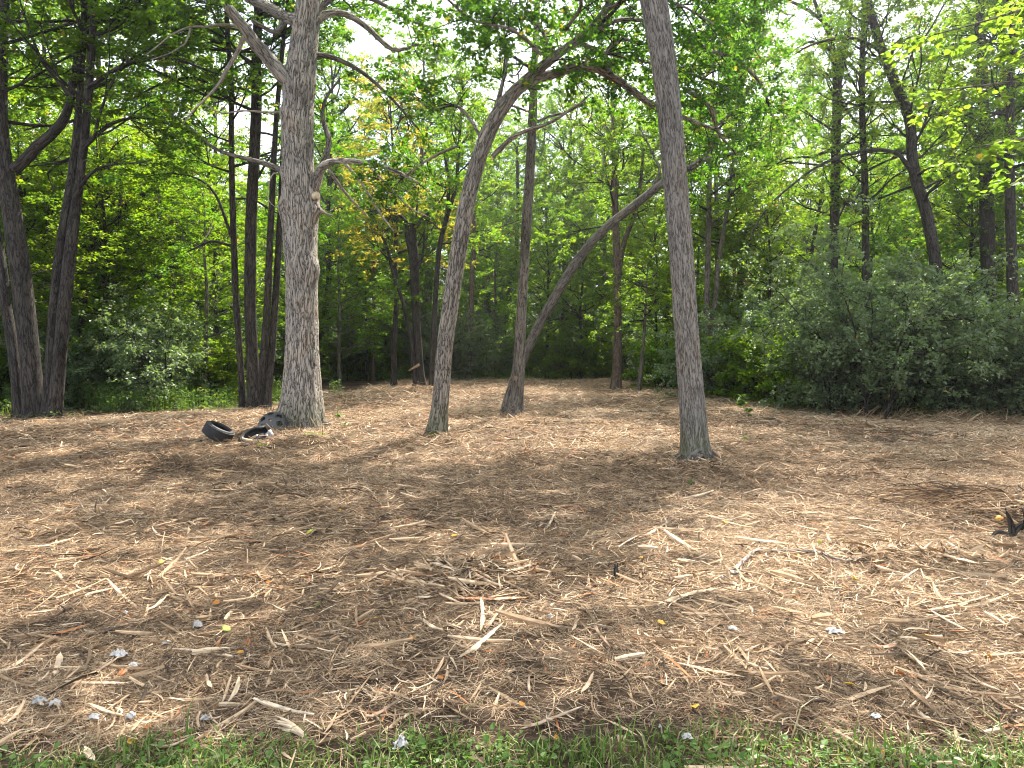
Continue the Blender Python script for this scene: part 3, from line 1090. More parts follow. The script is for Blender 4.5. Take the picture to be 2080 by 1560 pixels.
def shrub_proto(seed, H, Rr, leafm, stems=9, size=.06, lpt=9, arch=.6, spacing=.22):
    rng = np.random.default_rng(seed)
    wood, leaf = MB(), MB()
    limbs = []
    for k in range(stems):
        az = rng.random() * 6.283
        el = R(58 + 26 * rng.random())
        s = np.array([rng.normal() * Rr * .16, rng.normal() * Rr * .16, -.1])
        L = H * (.75 + .4 * rng.random())
        P = [s]
        d = np.array([math.cos(az) * math.cos(el), math.sin(az) * math.cos(el), math.sin(el)])
        for q_ in range(6):
            d = nrm(d + rng.normal(size=3) * .1 + np.array([math.cos(az), math.sin(az), -.7]) * arch * .22 * (q_ / 5) ** 1.5)
            P.append(P[-1] + d * L / 6)
        P = np.array(P)
        rr = np.linspace(.028, .006, 7)
        tube(wood, P, rr, 5, 10)
        limbs.append((P, rr))
        for _ in range(2):
            i = rng.integers(1, 5)
            dd = nrm(P[i + 1] - P[i] + rng.normal(size=3) * .35)
            P2 = limb_path(rng, P[i], dd, L * .45, 5, .12, 0)
            limbs.append((P2, np.linspace(.012, .004, 5)))
            tube(wood, P2, np.linspace(.012, .004, 5), 4, 10)
    foliate(wood, leaf, limbs, rng, t0=.16, spacing=spacing, l2=(.3, .95), twig=(.15, .35), tstep=.11, lpt=lpt, size=size, flat=.3, up=.1, droop=.18,
            tilt=.6, width=.72, r2=.008)
    e = empty('shrub', (0, 0, 0), 'x', 'shrub')
    wood.build('stems', BARK_DARK, e, True)
    leaf.build('foliage', leafm, e)
    return e


PR['sh0'] = shrub_proto(201, 3.4, 1.6, LEAF_SHRUB, 13, .076, 6)
PR['sh1'] = shrub_proto(202, 2.4, 1.3, LEAF_SHRUB, 11, .074, 6, 1.0)
PR['sh2'] = shrub_proto(203, 2.0, 1.2, LEAF_BRIGHT, 9, .09, 6, .8)

used = set()
place_rng = random.Random(5)


def place(key, name, X, Y, s, label, cat, group=None, rz=None, sz=None):
    e = PR[key]
    if key in used:
        o = dup(e, name)
    else:
        o = e
        o.name = name
        used.add(key)
    o.location = (X, Y, hz(X, Y) - .03)
    o.rotation_euler = (0, 0, rz if rz is not None else place_rng.random() * 6.283)
    o.scale = (s, s, (sz or s))
    tag(o, label, cat, group)
    if 'group' in o and group is None:
        del o['group']
    return o


def pl(key, name, px, Y, s, label, cat, group=None, rz=None, sz=None):
    return place(key, name, (px - CX) / F * Y, Y, s, label, cat, group, rz, sz)


WG = 'trees of the wood behind the clearing'
MG = 'young maples at the edge of the wood'
SG = 'shrubs at the edge of the clearing'
# left wall of the wood
pl('mid0', 'young_maple', 215, 22.5, 1.0, 'young maple with bright backlit layers of leaves just right of the left trunk clump', 'tree', MG)
pl('mid1', 'young_maple', 330, 24, 1.0, 'low spreading young maple midway between the two dark trunk clumps', 'tree', MG)
pl('mid2', 'young_maple', 60, 21, .9, 'shaded young maple directly behind the left clump of trunks', 'tree', MG)
pl('mid1', 'young_maple', 420, 22.5, .95, 'leafy young maple just left of the dark double clump beside the oak', 'tree', MG)
pl('mid0', 'young_maple', 440, 28, 1.15, 'taller young maple seen left behind the dark clump beside the oak', 'tree', MG)
pl('mid0', 'young_maple', 130, 27, 1.2, 'taller young maple seen through the gap in the left trunk clump', 'tree', MG)
pl('mid1', 'young_maple', -60, 19, 1.1, 'young maple at the very left edge of the picture', 'tree', MG)
pl('mid2', 'young_maple', 300, 30, 1.1, 'dark slim maple deep in the left wood', 'tree', MG)
pl('mid1', 'young_maple', 690, 33, 1.1, 'bright green young maple just right of the big oak trunk', 'tree', MG)
pl('mid0', 'young_maple', 600, 34, 1.1, 'young maple hidden behind the big oak trunk', 'tree', MG)
pl('mid2', 'young_maple', 800, 40, 1.15, 'young maple behind the broken dark trunk', 'tree', MG)
pl('mid1', 'young_maple', 1010, 42, 1.3, 'low bright maple seen between the two leaning middle trunks', 'tree', MG)
pl('mid0', 'young_maple', 1110, 40, 1.1, 'young maple under the long slanting trunk', 'tree', MG)
pl('mid2', 'young_maple', 1180, 38, .9, 'small maple standing below the slanting trunk at the back edge', 'tree', MG)
pl('mid0', 'young_maple', 1330, 34, 1.0, 'young maple just left of the tall straight right trunk', 'tree', MG)
pl('mid1', 'young_maple', 1500, 30, 1.1, 'yellow green young maple right of the tall straight trunk', 'tree', MG)
pl('mid1', 'young_maple', 1640, 33, 1.3, 'bright young maple glowing through the gap above the shrubs', 'tree', MG)
pl('mid2', 'young_maple', 1760, 27, .9, 'young maple behind the big shrub in front of the curved trunk', 'tree', MG)
pl('mid0', 'young_maple', 1960, 24, .95, 'young maple behind the shrubs near the right edge', 'tree', MG)
pl('mid1', 'young_maple', 540, 36, 1.2, 'low bright maple seen in the narrow gap left of the big oak', 'tree', MG)
pl('mid0', 'young_maple', 745, 37.5, .8, 'small bright maple right behind the thin brown pole', 'tree', MG)
pl('mid1', 'young_maple', 880, 43, 1.2, 'bright maple behind the grey leaning trunk and its dark neighbour', 'tree', MG)
pl('mid0', 'young_maple', 1260, 38, 1.1, 'layered maple behind the forked brown trunk', 'tree', MG)
pl('mid1', 'young_maple', 1420, 33, 1.2, 'lime green maple directly behind the straight right trunk', 'tree', MG)
pl('mid0', 'young_maple', 1560, 27, .9, 'lime green maple left of the biggest right hand shrub', 'tree', MG)
pl('mid2', 'young_maple', 1720, 38, 1.4, 'tall pale green maple far behind the forked tall tree', 'tree', MG)
pl('mid0', 'young_maple', 1860, 30, 1.2, 'green maple far behind the curved tree', 'tree', MG)
# canopy trees
for key, px, Y, s, lab in [
        ('tall0', 205, 30, 1.0, 'dark tall tree seen between the left clump and the pale far stem'),
        ('tall1', 345, 33, 1.05, 'tall slender tree deep in the left wood, half way to the oak'),
        ('tall2', 90, 36, 1.0, 'tall tree standing deep behind the left trunk clump'),
        ('tall1', -120, 25, 1.0, 'tall tree at the left margin behind the first clump'),
        ('tall0', 440, 40, 1.05, 'tall dark tree farthest back left of the dark clump'),
        ('tall2', 660, 44, 1.0, 'tall tree rising just right of the oak in the distance'),
        ('tall1', 735, 46, 1.0, 'tall slim tree far behind the thin brown sapling'),
        ('tall0', 905, 48, 1.0, 'tall tree far behind the grey leaning trunk'),
        ('tall1', 1010, 52, .95, 'tall tree in the bright gap right of the grey leaning trunk'),
        ('tall2', 1140, 47, .95, 'tall tree far behind the long slanting trunk'),
        ('tall1', 1215, 42, .9, 'tall tree just left of the forked brown trunk'),
        ('tall0', 1350, 40, .95, 'tall tree partly hidden behind the straight right trunk'),
        ('tall1', 1440, 30, .85, 'slim tall tree standing in the wood close right of the straight right trunk'),
        ('tall0', 1560, 44, .8, 'smaller tall tree seen below the bright gap in the sky'),
        ('tall2', 1850, 40, .85, 'tall tree behind the curved trunk on the right'),
        ('tall0', 2010, 27, .9, 'shaded tall tree with a thick dark trunk near the right edge'),
        ('tall1', 2120, 31, 1.0, 'tall tree just outside the right edge, crown reaching in'),
        ('tall1', 860, 41, 1.15, 'tall full crowned tree filling the sky right of the oak limbs'),
        ('tall2', 1620, 52, 1.05, 'tall far tree seen through the bright gap on the right'),
        ('tall0', 1500, 36, 1.0, 'full crowned tree behind the arching limb right of the straight trunk'),
        ('gold', 800, 30, 1.15, 'tree with yellow and orange leaves high between the oak and the grey leaning trunk'),
        ('gold', 1545, 40, .85, 'small tree with a few yellow leaves right of the straight trunk')]:
    pl(key, 'turning_tree' if key == 'gold' else 'tall_tree', px, Y, s, lab, 'tree', WG)
# shrubs
for key, px, Y, s, sz, lab in [
        ('sh0', 1790, 16.9, 1.12, 1.3, 'biggest dense grey green shrub at the right edge of the clearing'),
        ('sh0', 1860, 18.0, 1.0, .95, 'tall shrub behind the biggest right hand shrub'),
        ('sh1', 1930, 17.2, 1.1, 1.0, 'arching grey green shrub just right of the biggest shrub'),
        ('sh1', 2060, 17.6, 1.2, .95, 'dark arching shrub at the right edge of the picture'),
        ('sh0', 1985, 20.0, 1.0, .8, 'shrub half hidden behind the two right hand arching shrubs'),
        ('sh1', 1690, 17.6, .95, 1.1, 'shrub at the left foot of the biggest right hand shrub'),
        ('sh0', 1715, 20.5, 1.0, 1.2, 'green shrub behind the left end of the right hand thicket'),
        ('sh2', 1590, 21.5, 1.4, 1.3, 'bright green shrub glowing in the gap left of the right thicket'),
        ('sh2', 1520, 25.0, 1.2, 1.2, 'bright green shrub behind the pale weed right of the straight trunk'),
        ('sh2', 1505, 22.6, 1.05, 1.1, 'small lime green bush at the cleared edge right of the straight trunk'),
        ('sh2', 1572, 20.6, 1.0, 1.0, 'lime green bush between the pale weeds and the thicket'),
        ('sh2', 1640, 19.2, .95, 1.1, 'lime green bush touching the left end of the thicket'),
        ('sh1', 1470, 23.5, 1.15, 1.1, 'dark shrub close right of the straight right trunk'),
        ('sh0', 1640, 25.5, 1.0, 1.0, 'shrub deep in the gap between the straight trunk and the thicket'),
        ('sh2', 1345, 29.0, 1.2, 1.1, 'shrub in shade left of the straight right trunk'),
        ('sh2', 380, 24.0, 1.1, .9, 'low shrub at the back of the left grassy margin'),
        ('sh2', 440, 23.0, 1.0, .9, 'bright low shrub left of the dark clump beside the oak'),
        ('sh2', 250, 22.5, 1.0, .9, 'shaded shrub between the left clump and the grassy margin'),
        ('sh1', 140, 20.5, .9, .9, 'small shrub right behind the left clump of trunks'),
        ('sh2', 700, 38.5, 1.3, 1.1, 'pale green shrub at the back edge right of the oak'),
        ('sh2', 790, 39, 1.3, 1.1, 'broad leaved shrub at the back edge left of the broken dark trunk'),
        ('sh0', 1000, 40, 1.0, .8, 'grey green shrub at the back edge between the middle trunks'),
        ('sh2', 1120, 39, 1.2, .9, 'low shrub at the back edge under the slanting trunk'),
        ('sh2', 1190, 39, 1.2, .9, 'green shrub at the back edge left of the forked brown trunk'),
        ('sh2', 930, 40, 1.2, .9, 'low shrub at the back edge behind the grey leaning trunk'),
        ('sh1', 2180, 15.5, 1.1, 1.1, 'shrub at the extreme right just beyond the picture edge')]:
    o = pl(key, 'shrub', px, Y, s, lab, 'shrub', SG, None, sz)

# far wood: one mass made from the same trees
pts, rots, scs = [], [], []
rr_ = random.Random(77)


def gn_wood(name, keys, points, label, cat):
    me = bpy.data.meshes.new(name)
    me.from_pydata([p_[0] for p_ in points], [], [])
    a = me.attributes.new('rot', 'FLOAT_VECTOR', 'POINT')
    a.data.foreach_set('vector', np.array([[0, 0, p_[1]] for p_ in points], np.float32).ravel())
    a = me.attributes.new('scl', 'FLOAT', 'POINT')
    a.data.foreach_set('value', np.array([p_[2] for p_ in points], np.float32))
    a = me.attributes.new('pick', 'INT', 'POINT')
    a.data.foreach_set('value', np.array([p_[3] for p_ in points], np.int32))
    o = bpy.data.objects.new(name, me)
    COL.objects.link(o)
    ng = bpy.data.node_groups.new(name, 'GeometryNodeTree')
    ng.interface.new_socket('Geometry', in_out='INPUT', socket_type='NodeSocketGeometry')
    ng.interface.new_socket('Geometry', in_out='OUTPUT', socket_type='NodeSocketGeometry')
    gi, go = ng.nodes.new('NodeGroupInput'), ng.nodes.new('NodeGroupOutput')
    iop = ng.nodes.new('GeometryNodeInstanceOnPoints')
    iop.inputs['Pick Instance'].default_value = True
    jn = ng.nodes.new('GeometryNodeJoinGeometry')
    for key in reversed(keys):
        j2 = ng.nodes.new('GeometryNodeJoinGeometry')
        for ch in PR[key].children:
            oi = ng.nodes.new('GeometryNodeObjectInfo')
            oi.inputs['Object'].default_value = ch
            oi.inputs['As Instance'].default_value = True
            ng.links.new(oi.outputs['Geometry'], j2.inputs[0])
        gti = ng.nodes.new('GeometryNodeGeometryToInstance')
        ng.links.new(j2.outputs[0], gti.inputs[0])
        ng.links.new(gti.outputs[0], jn.inputs[0])
    ng.links.new(gi.outputs[0], iop.inputs['Points'])
    ng.links.new(jn.outputs[0], iop.inputs['Instance'])
    for nm, typ, sock in (('rot', 'FLOAT_VECTOR', 'Rotation'), ('scl', 'FLOAT', 'Scale'), ('pick', 'INT', 'Instance Index')):
        na = ng.nodes.new('GeometryNodeInputNamedAttribute')
        na.data_type = typ
        na.inputs['Name'].default_value = nm
        ng.links.new(na.outputs['Attribute'], iop.inputs[sock])
    ng.links.new(iop.outputs[0], go.inputs[0])
    md = o.modifiers.new('scatter', 'NODES')
    md.node_group = ng
    tag(o, label, cat, kind='stuff')
    return o


far = []
for k in range(290):
    Y = 53 + 42 * rr_.random()
    X = (rr_.random() * 2 - 1) * (Y * .85 + 8)
    u = X / Y * F + CX
    if 1480 < u < 1760 and rr_.random() < .3:
        continue
    far.append(((X, Y, 0), rr_.random() * 6.28, .75 + .4 * rr_.random(), rr_.choice([0, 1, 2, 3, 4])))
for k in range(40):      # the sides and the left flank
    left = k < 26
    Y = 20 + 30 * rr_.random()
    X = (-1 if left else 1) * (Y * (.28 if left else .5) + 5 + 20 * rr_.random())
    if left and Y < 27 and X > -9:
        continue
    far.append(((X, Y, 0), rr_.random() * 6.28, .8 + .35 * rr_.random(), rr_.choice([3, 4, 3, 4, 1])))
gn_wood('distant_wood', ['tall0', 'tall1', 'tall2', 'mid0', 'mid2'], far, 'mass of far trees closing the view behind the clearing', 'woodland')
und = []
for k in range(260):
    Y = 38 + 30 * rr_.random()
    X = (rr_.random() * 2 - 1) * (Y * .8 + 5)
    und.append(((X, Y, 0), rr_.random() * 6.28, .9 + .6 * rr_.random(), rr_.choice([2, 2, 2, 0, 1])))
for k in range(150):
    Y = 20 + 22 * rr_.random()
    left = k < 95
    if left:
        X = -(.27 * Y + 3.0 + 16 * rr_.random())
        if X > -9.5 and Y < 24:
            continue
    else:
        X = .33 * Y + 2 + 14 * rr_.random()
    und.append(((X, Y, 0), rr_.random() * 6.28, .7 + .5 * rr_.random(), rr_.choice([0, 1, 2])))
gn_wood('understory_thicket', ['sh0', 'sh1', 'sh2'], und, 'mass of low bushes filling the floor of the wood behind', 'undergrowth')


# ------------------------------------------------------------------ hero trees placed by sight lines
def px_path(pts, Y, dY=0.0):
    """pts (px,py,width px) -> world points and radii at depth Y (dY more at the end)"""
    P, r = [], []
    n = len(pts)
    for k, q_ in enumerate(pts):
        Yk = Y + dY * k / max(1, n - 1)
        P.append(W(q_[0], q_[1], Yk))
        r.append(q_[2] / F * Yk * .5 if len(q_) > 2 else 0)
    return np.array(P), np.array(r)


def ground_fix(P):
    P = P.copy()
    P[0, 2] = hz(P[0, 0], P[0, 1]) - .06
    return P


def roots(e, cx, cy, r0, n, L, matr, seed):
    """surface roots running out of the foot of a tree and diving under the mulch"""
    rg = np.random.default_rng(seed)
    a0 = rg.random() * 6.28
    for k in range(n):
        a_ = a0 + k * 6.283 / n + rg.normal() * .25
        ln_ = L * (.6 + .7 * rg.random())
        d = np.array([math.cos(a_), math.sin(a_)])
        P = []
        for t_ in (0, .25, .5, .75, 1):
            q_ = np.array([cx, cy]) + d * (r0 * .55 + ln_ * t_) + np.array([-d[1], d[0]]) * ln_ * .12 * math.sin(t_ * 4 + k)
            P.append([q_[0], q_[1], hz(q_[0], q_[1]) + r0 * (.55 * (1 - t_) ** 2.2) - .035 * t_])
        rr_5 = r0 * np.array([.42, .30, .20, .13, .07])
        mb = MB()
        tube(mb, np.array(P), rr_5, 10, .06, .15, 0, seed + k)
        part(mb, 'root', matr, e)


# --- the big oak
YO = 14.8
ok = empty('oak_tree', tuple(G(612, 868)), 'big pale grey oak with deeply furrowed bark and burls, left of centre', 'tree')
ok.location.z = 0
oloc = np.array(ok.location)


def part(mb, name, mat, e, smooth=True, label=None):
    off = np.array(e.location)
    mb.v = [v_ - off for v_ in mb.v]
    o = mb.build(name, mat, e, smooth)
    if label and o:
        o['label'] = label
    return o


P, r = px_path([(611, 885, 84), (611, 866, 74), (614, 820, 68), (614, 700, 63), (613, 600, 60), (611, 540, 60), (610, 480, 66), (608, 430, 70), (607, 385, 64),
                (605, 330, 60), (605, 240, 60), (612, 140, 56), (620, 70, 50), (626, 20, 46), (634, -60, 40), (640, -180, 34), (636, -330, 26), (650, -480, 16)], YO)
P = ground_fix(P)
trunkP = P
mb = MB()
bumps = [(W(645, 545, YO - .15), .22, .13), (W(612, 530, YO - .35), .28, .06), (W(580, 420, YO - .1), .14, .09), (W(640, 425, YO - .1), .16, .12), (W(638, 395, YO - .05), .16, .1),
         (W(590, 500, YO - .3), .25, .04), (W(578, 350, YO), .12, .06), (W(578, 228, YO), .12, .07), (W(600, 165, YO), .3, .06)]
tube(mb, P, r, 150, .05, .05, .55, 4, bumps)
part(mb, 'trunk', BARK_OAK, ok)
olimbs = []
for nm, pts, dY in [('limb', [(600, 178, 30), (575, 155, 30), (545, 118, 26), (520, 90, 24), (500, 62, 22), (478, 35, 20), (458, 5, 18), (430, -50, 15), (380, -120, 10)], -1.0),
                    ('limb', [(618, 42, 26), (596, 40, 22), (570, 30, 20), (545, 14, 18), (515, 2, 17), (480, -20, 14), (420, -60, 9)], .8),
                    ('limb', [(630, 398, 22), (642, 372, 20), (652, 342, 17), (672, 330, 12), (710, 327, 9), (755, 332, 8), (800, 346, 6), (850, 372, 3)], -.9),
                    ('limb', [(648, 350, 14), (660, 325, 14), (668, 290, 12), (662, 262, 11), (655, 235, 9), (662, 200, 6), (690, 160, 4)], .9),
                    ('limb', [(628, 55, 22), (660, 30, 14), (700, 28, 10), (745, 55, 9), (798, 100, 7), (850, 90, 4)], 1.2),
                    ('limb', [(585, 352, 14), (540, 333, 10), (500, 322, 8), (455, 310, 7), (420, 290, 6), (380, 255, 5), (330, 225, 3)], 1.5),
                    ('limb', [(634, 110, 12), (680, 118, 10), (740, 150, 8), (800, 205, 6), (850, 262, 4)], 1.4),
                    ('limb', [(634, 30, 12), (690, -10, 10), (760, 0, 8), (830, 40, 6), (890, 60, 4)], .6),
                    ('limb', [(632, -60, 22), (690, -120, 16), (780, -160, 12), (880, -150, 6)], .8),
                    ('limb', [(575, 48, 12), (560, 66, 9), (535, 55, 8), (512, 42, 7)], -.5)]:
    P, r = px_path(pts, YO, dY)
    mb = MB()
    tube(mb, P, r, 16 if r[0] > .1 else 8, .12, .08, 0, len(olimbs) + 9)
    part(mb, 'limb', BARK_OAK if r[0] > .08 else BARK_GREY, ok)
    olimbs.append((P, r))
for pts, dY, lab in [([(506, 50, 9), (494, 78, 9), (480, 110, 8), (458, 145, 8), (445, 170, 6), (420, 198, 5), (395, 222, 4), (372, 252, 2)], -.6, 'bare pale dead branch hanging down in a zigzag'),
                     ([(492, 55, 6), (450, 50, 6), (415, 55, 5), (388, 54, 4), (350, 70, 3), (322, 92, 2), (296, 112, 1.5)], -1.4, 'bare dead branch reaching left'),
                     ([(388, 54, 4), (378, 85, 3), (366, 95, 3), (345, 108, 2), (305, 122, 1.2)], -1.4, None),
                     ([(572, 228, 6), (540, 228, 4), (490, 225, 3.5), (450, 230, 3), (415, 212, 2)], -.5, None),
                     ([(574, 352, 3), (556, 352, 3), (548, 368, 2.5), (543, 398, 2.5), (552, 415, 1.5), (565, 424, 1)], -.6, None),
                     ([(578, 508, 3), (592, 520, 2.5), (606, 530, 2)], -.45, None),
                     ([(640, 425, 16), (652, 428, 10), (662, 434, 5), (678, 438, 1.5)], -.1, 'short broken stub pointing right'),
                     ([(745, 438, 4), (700, 390, 6), (668, 345, 8)], -.6, None),
                     ([(700, 332, 6), (735, 372, 5), (770, 430, 4), (800, 470, 2)], -.8, None),
                     ([(750, 338, 5), (790, 378, 4), (830, 420, 3), (870, 440, 1.5)], -.8, None)]:
    P, r = px_path(pts, YO, dY)
    mb = MB()
    tube(mb, P, r, 7, .1, .12, 0, 3)
    part(mb, 'dead_branch', BARK_DEAD, ok, label=lab)
# pale saw cut on the stub
mb = MB()
c0 = W(645, 396, YO - .28)
th = np.arange(14) * 2 * math.pi / 14
ax = nrm(np.array([.75, -.6, .1]))
uu = nrm(np.cross(ax, [0, 0, 1.]))
vv = np.cross(ax, uu)
ring = c0 + (uu * np.cos(th)[:, None] + vv * np.sin(th)[:, None] * 1.3) * .055
ring2 = ring - ax * .12
V = np.vstack([ring, ring2, c0[None] + ax * .004])
mb.add(V, tris=[[i_, (i_ + 1) % 14, 28] for i_ in range(14)], quads=[[i_, i_ + 14, (i_ + 1) % 14 + 14, (i_ + 1) % 14] for i_ in range(14)], fr=(.88, 0, 0))
part(mb, 'sawn_stub', WOOD, ok, False)
# crown
rngo = np.random.default_rng(31)
wood, leaf = MB(), MB()
vis = [(olimbs[i_][0][len(olimbs[i_][0]) // 2:], olimbs[i_][1]) for i_ in (0, 1, 3, 4, 6, 7, 8)]
foliate(wood, leaf, vis, rngo, t0=.2, spacing=.2, l2=(.5, 1.5), size=.11, lpt=8, flat=.4, tilt=.6)
foliate(wood, leaf, [olimbs[2], olimbs[5]], rngo, t0=.55, spacing=.3, l2=(.4, 1.1), size=.10, lpt=6, flat=.4, tilt=.6)
crown_on(wood, leaf, trunkP, 9.3, 14.8, 18, 4.6, rngo, (15, 50), None, .055, lpt=7, size=.12, spacing=.45, flat=.4, tilt=.6)
part(wood, 'branches', BARK_DARK, ok)['kind'] = 'stuff'
part(leaf, 'crown', LEAF_OAK_AND_SHADED, ok, False)
roots(ok, oloc[0], oloc[1], .38, 8, .55, BARK_GREY, 3)


def hero(name, base_px, Y, stems, label, barkm, leafm, extra=(), crown=None, leafy=(), seed=1, sides=24, step=.15, lump=.06, flare=.5, fk=None, barkl=None):
    """stems: list of (pts,dY) trunks; extra: list of (pts,dY) limbs; leafy: indices into stems+extra with t0; crown: (stem index,z0,z1,n,L)"""
    g = (np.array([(base_px - CX) / F * Y, Y, 0]))
    e = empty(name, tuple(g), label, 'tree')
    rng = np.random.default_rng(seed)
    allp = []
    for k, (pts, dY) in enumerate(stems):
        P, r = px_path(pts, Y, dY)
        r = r * (.84 if len(stems) > 2 else .93)
        P = ground_fix(P)
        mb = MB()
        tube(mb, P, r, sides, step, lump, flare, seed + k)
        part(mb, 'trunk', barkm, e)
        allp.append((P, r))
    for k, (pts, dY) in enumerate(extra):
        P, r = px_path(pts, Y + (dY if isinstance(dY, (int, float)) else dY[0]), 0 if isinstance(dY, (int, float)) else dY[1])
        mb = MB()
        tube(mb, P, r, 12 if r[0] > .05 else 7, .12, .14, 0, seed + 20 + k)
        part(mb, 'limb', barkl or barkm, e)
        allp.append((P, r))
    wood, leaf = MB(), MB()
    fk = dict(dict(lpt=8, size=.10, spacing=.25, flat=.5, tilt=.55, l2=(.4, 1.2)), **(fk or {}))
    for i_, t0 in leafy:
        foliate(wood, leaf, [allp[i_]], rng, **dict(fk, t0=t0))
    for c_ in (crown or []):
        si, z0, z1, n_, L_ = c_[:5]
        ck = dict(fk, spacing=.42)
        el = c_[5] if len(c_) > 5 else (10, 50)
        crown_on(wood, leaf, allp[si][0], z0, z1, n_, L_, rng, el, None, .042, **ck)
    br_ = part(wood, 'branches', BARK_DARK, e)
    if br_:
        br_['kind'] = 'stuff'
    part(leaf, 'crown', leafm, e, False)
    if Y < 20:
        for k, (P, r) in enumerate(allp[:len(stems)]):
            roots(e, P[0, 0], P[0, 1], r[0] * 1.05, 6 if len(stems) == 1 else 3, r[0] * 1.7, barkl or BARK_GREY if barkm is not BARK_DARK else BARK_DARK, seed + k)
    return e, allp


# --- grey leaning tree with the big arch
hero('arching_tree', 888, 13.1,
     [([(886, 896, 42), (888, 880, 34), (896, 800, 33), (902, 720, 33), (912, 640, 33), (922, 570, 33), (933, 500, 34), (947, 420, 33), (960, 365, 32), (980, 300, 31),
        (1004, 245, 30), (1030, 205, 29), (1055, 178, 25), (1090, 145, 20), (1130, 112, 18), (1165, 88, 16), (1205, 55, 17), (1240, 0, 13), (1262, -80, 10)], .6)],
     'grey furrowed tree leaning right from a mossy foot and arching over at its top', BARK_RIDGE, LEAF_OAK_AND_SHADED,
     extra=[([(1050, 182, 20), (1085, 163, 19), (1130, 148, 17), (1175, 135, 16), (1215, 140, 15), (1258, 165, 14), (1295, 192, 12), (1330, 216, 11), (1390, 240, 9), (1450, 262, 5)], (.4, .8)),
            ([(1000, 318, 9), (1040, 280, 8), (1080, 262, 7), (1120, 248, 6), (1160, 222, 4), (1190, 205, 2)], (.2, -.8)),
            ([(985, 300, 7), (960, 250, 5), (925, 214, 6), (880, 222, 4), (850, 205, 3)], (.3, 1.2)),
            ([(1002, 240, 9), (1018, 180, 8), (1028, 120, 6), (1010, 60, 4), (1000, 10, 3)], (.5, .8)),
            ([(930, 296, 5), (880, 318, 5), (840, 345, 4), (805, 375, 3)], (.3, .8)),
            ([(1200, 70, 9), (1260, 40, 8), (1330, 50, 6), (1400, 90, 4)], (.5, 1.5)),
            ([(1240, 150, 9), (1230, 110, 8), (1260, 80, 6), (1300, 90, 4)], (.6, .6)),
            ([(1390, 180, 9), (1440, 215, 8), (1460, 270, 6), (1485, 300, 3)], (1.4, .8)),
            ([(1120, 120, 8), (1100, 60, 7), (1060, 10, 5), (1040, -60, 4)], (.5, .5)),
            ([(1150, 60, 8), (1180, 10, 6), (1160, -40, 4)], (.3, -1.5)), ([(1430, 100, 7), (1490, 120, 6), (1545, 170, 5), (1570, 240, 3)], (1.6, 1.2)), ([(1300, -40, 8), (1420, -30, 6), (1530, -10, 5), (1600, 30, 3)], (.8, 1.5)), ([(1230, 20, 8), (1300, -10, 6), (1380, 10, 4), (1450, 50, 3)], (.3, -1.0)),
            ([(1100, 110, 7), (1040, 60, 5), (960, 40, 4), (900, -10, 3)], (0, -1.2)), ([(1240, -40, 8), (1350, -30, 6), (1480, 20, 5), (1560, 90, 3)], (.8, 2.0)),
            ([(1180, 90, 8), (1240, 110, 6), (1330, 130, 5), (1430, 160, 4), (1500, 190, 2)], (.5, 1.5))],
     leafy=[(0, .62), (1, .2), (3, .5), (4, .3), (5, .3), (6, .2), (7, .25), (8, .2), (9, .2), (10, .15), (11, .1), (12, .1), (13, .1), (14, .2), (15, .1), (16, .1)], crown=[(0, 7.4, 9.5, 6, 2.8)],
     seed=41, sides=110, step=.05, fk=dict(size=.095, lpt=8, spacing=.12, l2=(.5, 1.5), flat=.35, tilt=.65), flare=.8)

# --- straight brown tree behind it
hero('straight_tree', 1045, 17.3,
     [([(1042, 850, 44), (1044, 835, 36), (1049, 800, 29), (1052, 760, 27), (1056, 690, 23), (1061, 600, 21), (1067, 500, 21), (1073, 400, 22), (1079, 300, 20), (1083, 210, 18), (1086, 120, 14),
        (1091, 0, 12), (1085, -140, 9)], 0)],
     'straight smooth grey brown tree with a flared foot and orange knot, centre of the clearing', BARK_GREY, LEAF_TALL,
     extra=[([(1018, 852, 14), (1028, 815, 14), (1038, 780, 12), (1047, 745, 8)], 0),
            ([(1084, 250, 6), (1120, 235, 5), (1160, 225, 4), (1200, 190, 3)], (0, .8)),
            ([(1083, 230, 5), (1040, 215, 4), (990, 200, 3)], (0, 1))],
     crown=[(0, 8.2, 12, 10, 2.4)], seed=51, sides=40, step=.1, fk=dict(size=.11))
e_ = bpy.data.objects['straight_tree']
mb = MB()
c0 = W(1048, 768, 17.3 - .175)
rg = np.random.default_rng(3)
ring = c0 + np.stack([np.cos(th) * .035 * (1 + .2 * rg.random(14)), np.zeros(14), np.sin(th) * .05 * (1 + .2 * rg.random(14))], 1)
back = c0 + np.stack([np.cos(th) * .05, np.full(14, .07), np.sin(th) * .07], 1)
mb.add(np.vstack([ring, back, c0[None] + np.array([[0, .012, 0]])]), tris=[[i_, (i_ + 1) % 14, 28] for i_ in range(14)],
       quads=[[i_, i_ + 14, (i_ + 1) % 14 + 14, (i_ + 1) % 14] for i_ in range(14)], fr=(.45, 0, 0))
part(mb, 'bark_scar', WOOD, e_, False, 'small orange brown knot scar')

# --- tall straight tree on the right
hero('tall_straight_tree', 1413, 10.03,
     [([(1415, 956, 70), (1413, 940, 64), (1410, 890, 56), (1407, 840, 54), (1400, 750, 52), (1392, 640, 50), (1383, 500, 50), (1370, 350, 50), (1357, 200, 50), (1344, 100, 52), (1327, 0, 55),
        (1308, -110, 50), (1290, -240, 46), (1275, -420, 38), (1262, -620, 28), (1262, -800, 16)], .3)],
     'tall straight grey trunk with fine furrowed bark leaning slightly left, nearest tree right of centre', BARK_ASH, LEAF_TALL,
     crown=[(0, 8.3, 12.2, 20, 4.2)], seed=61, sides=120, step=.05, fk=dict(size=.12), lump=.035, flare=.3)

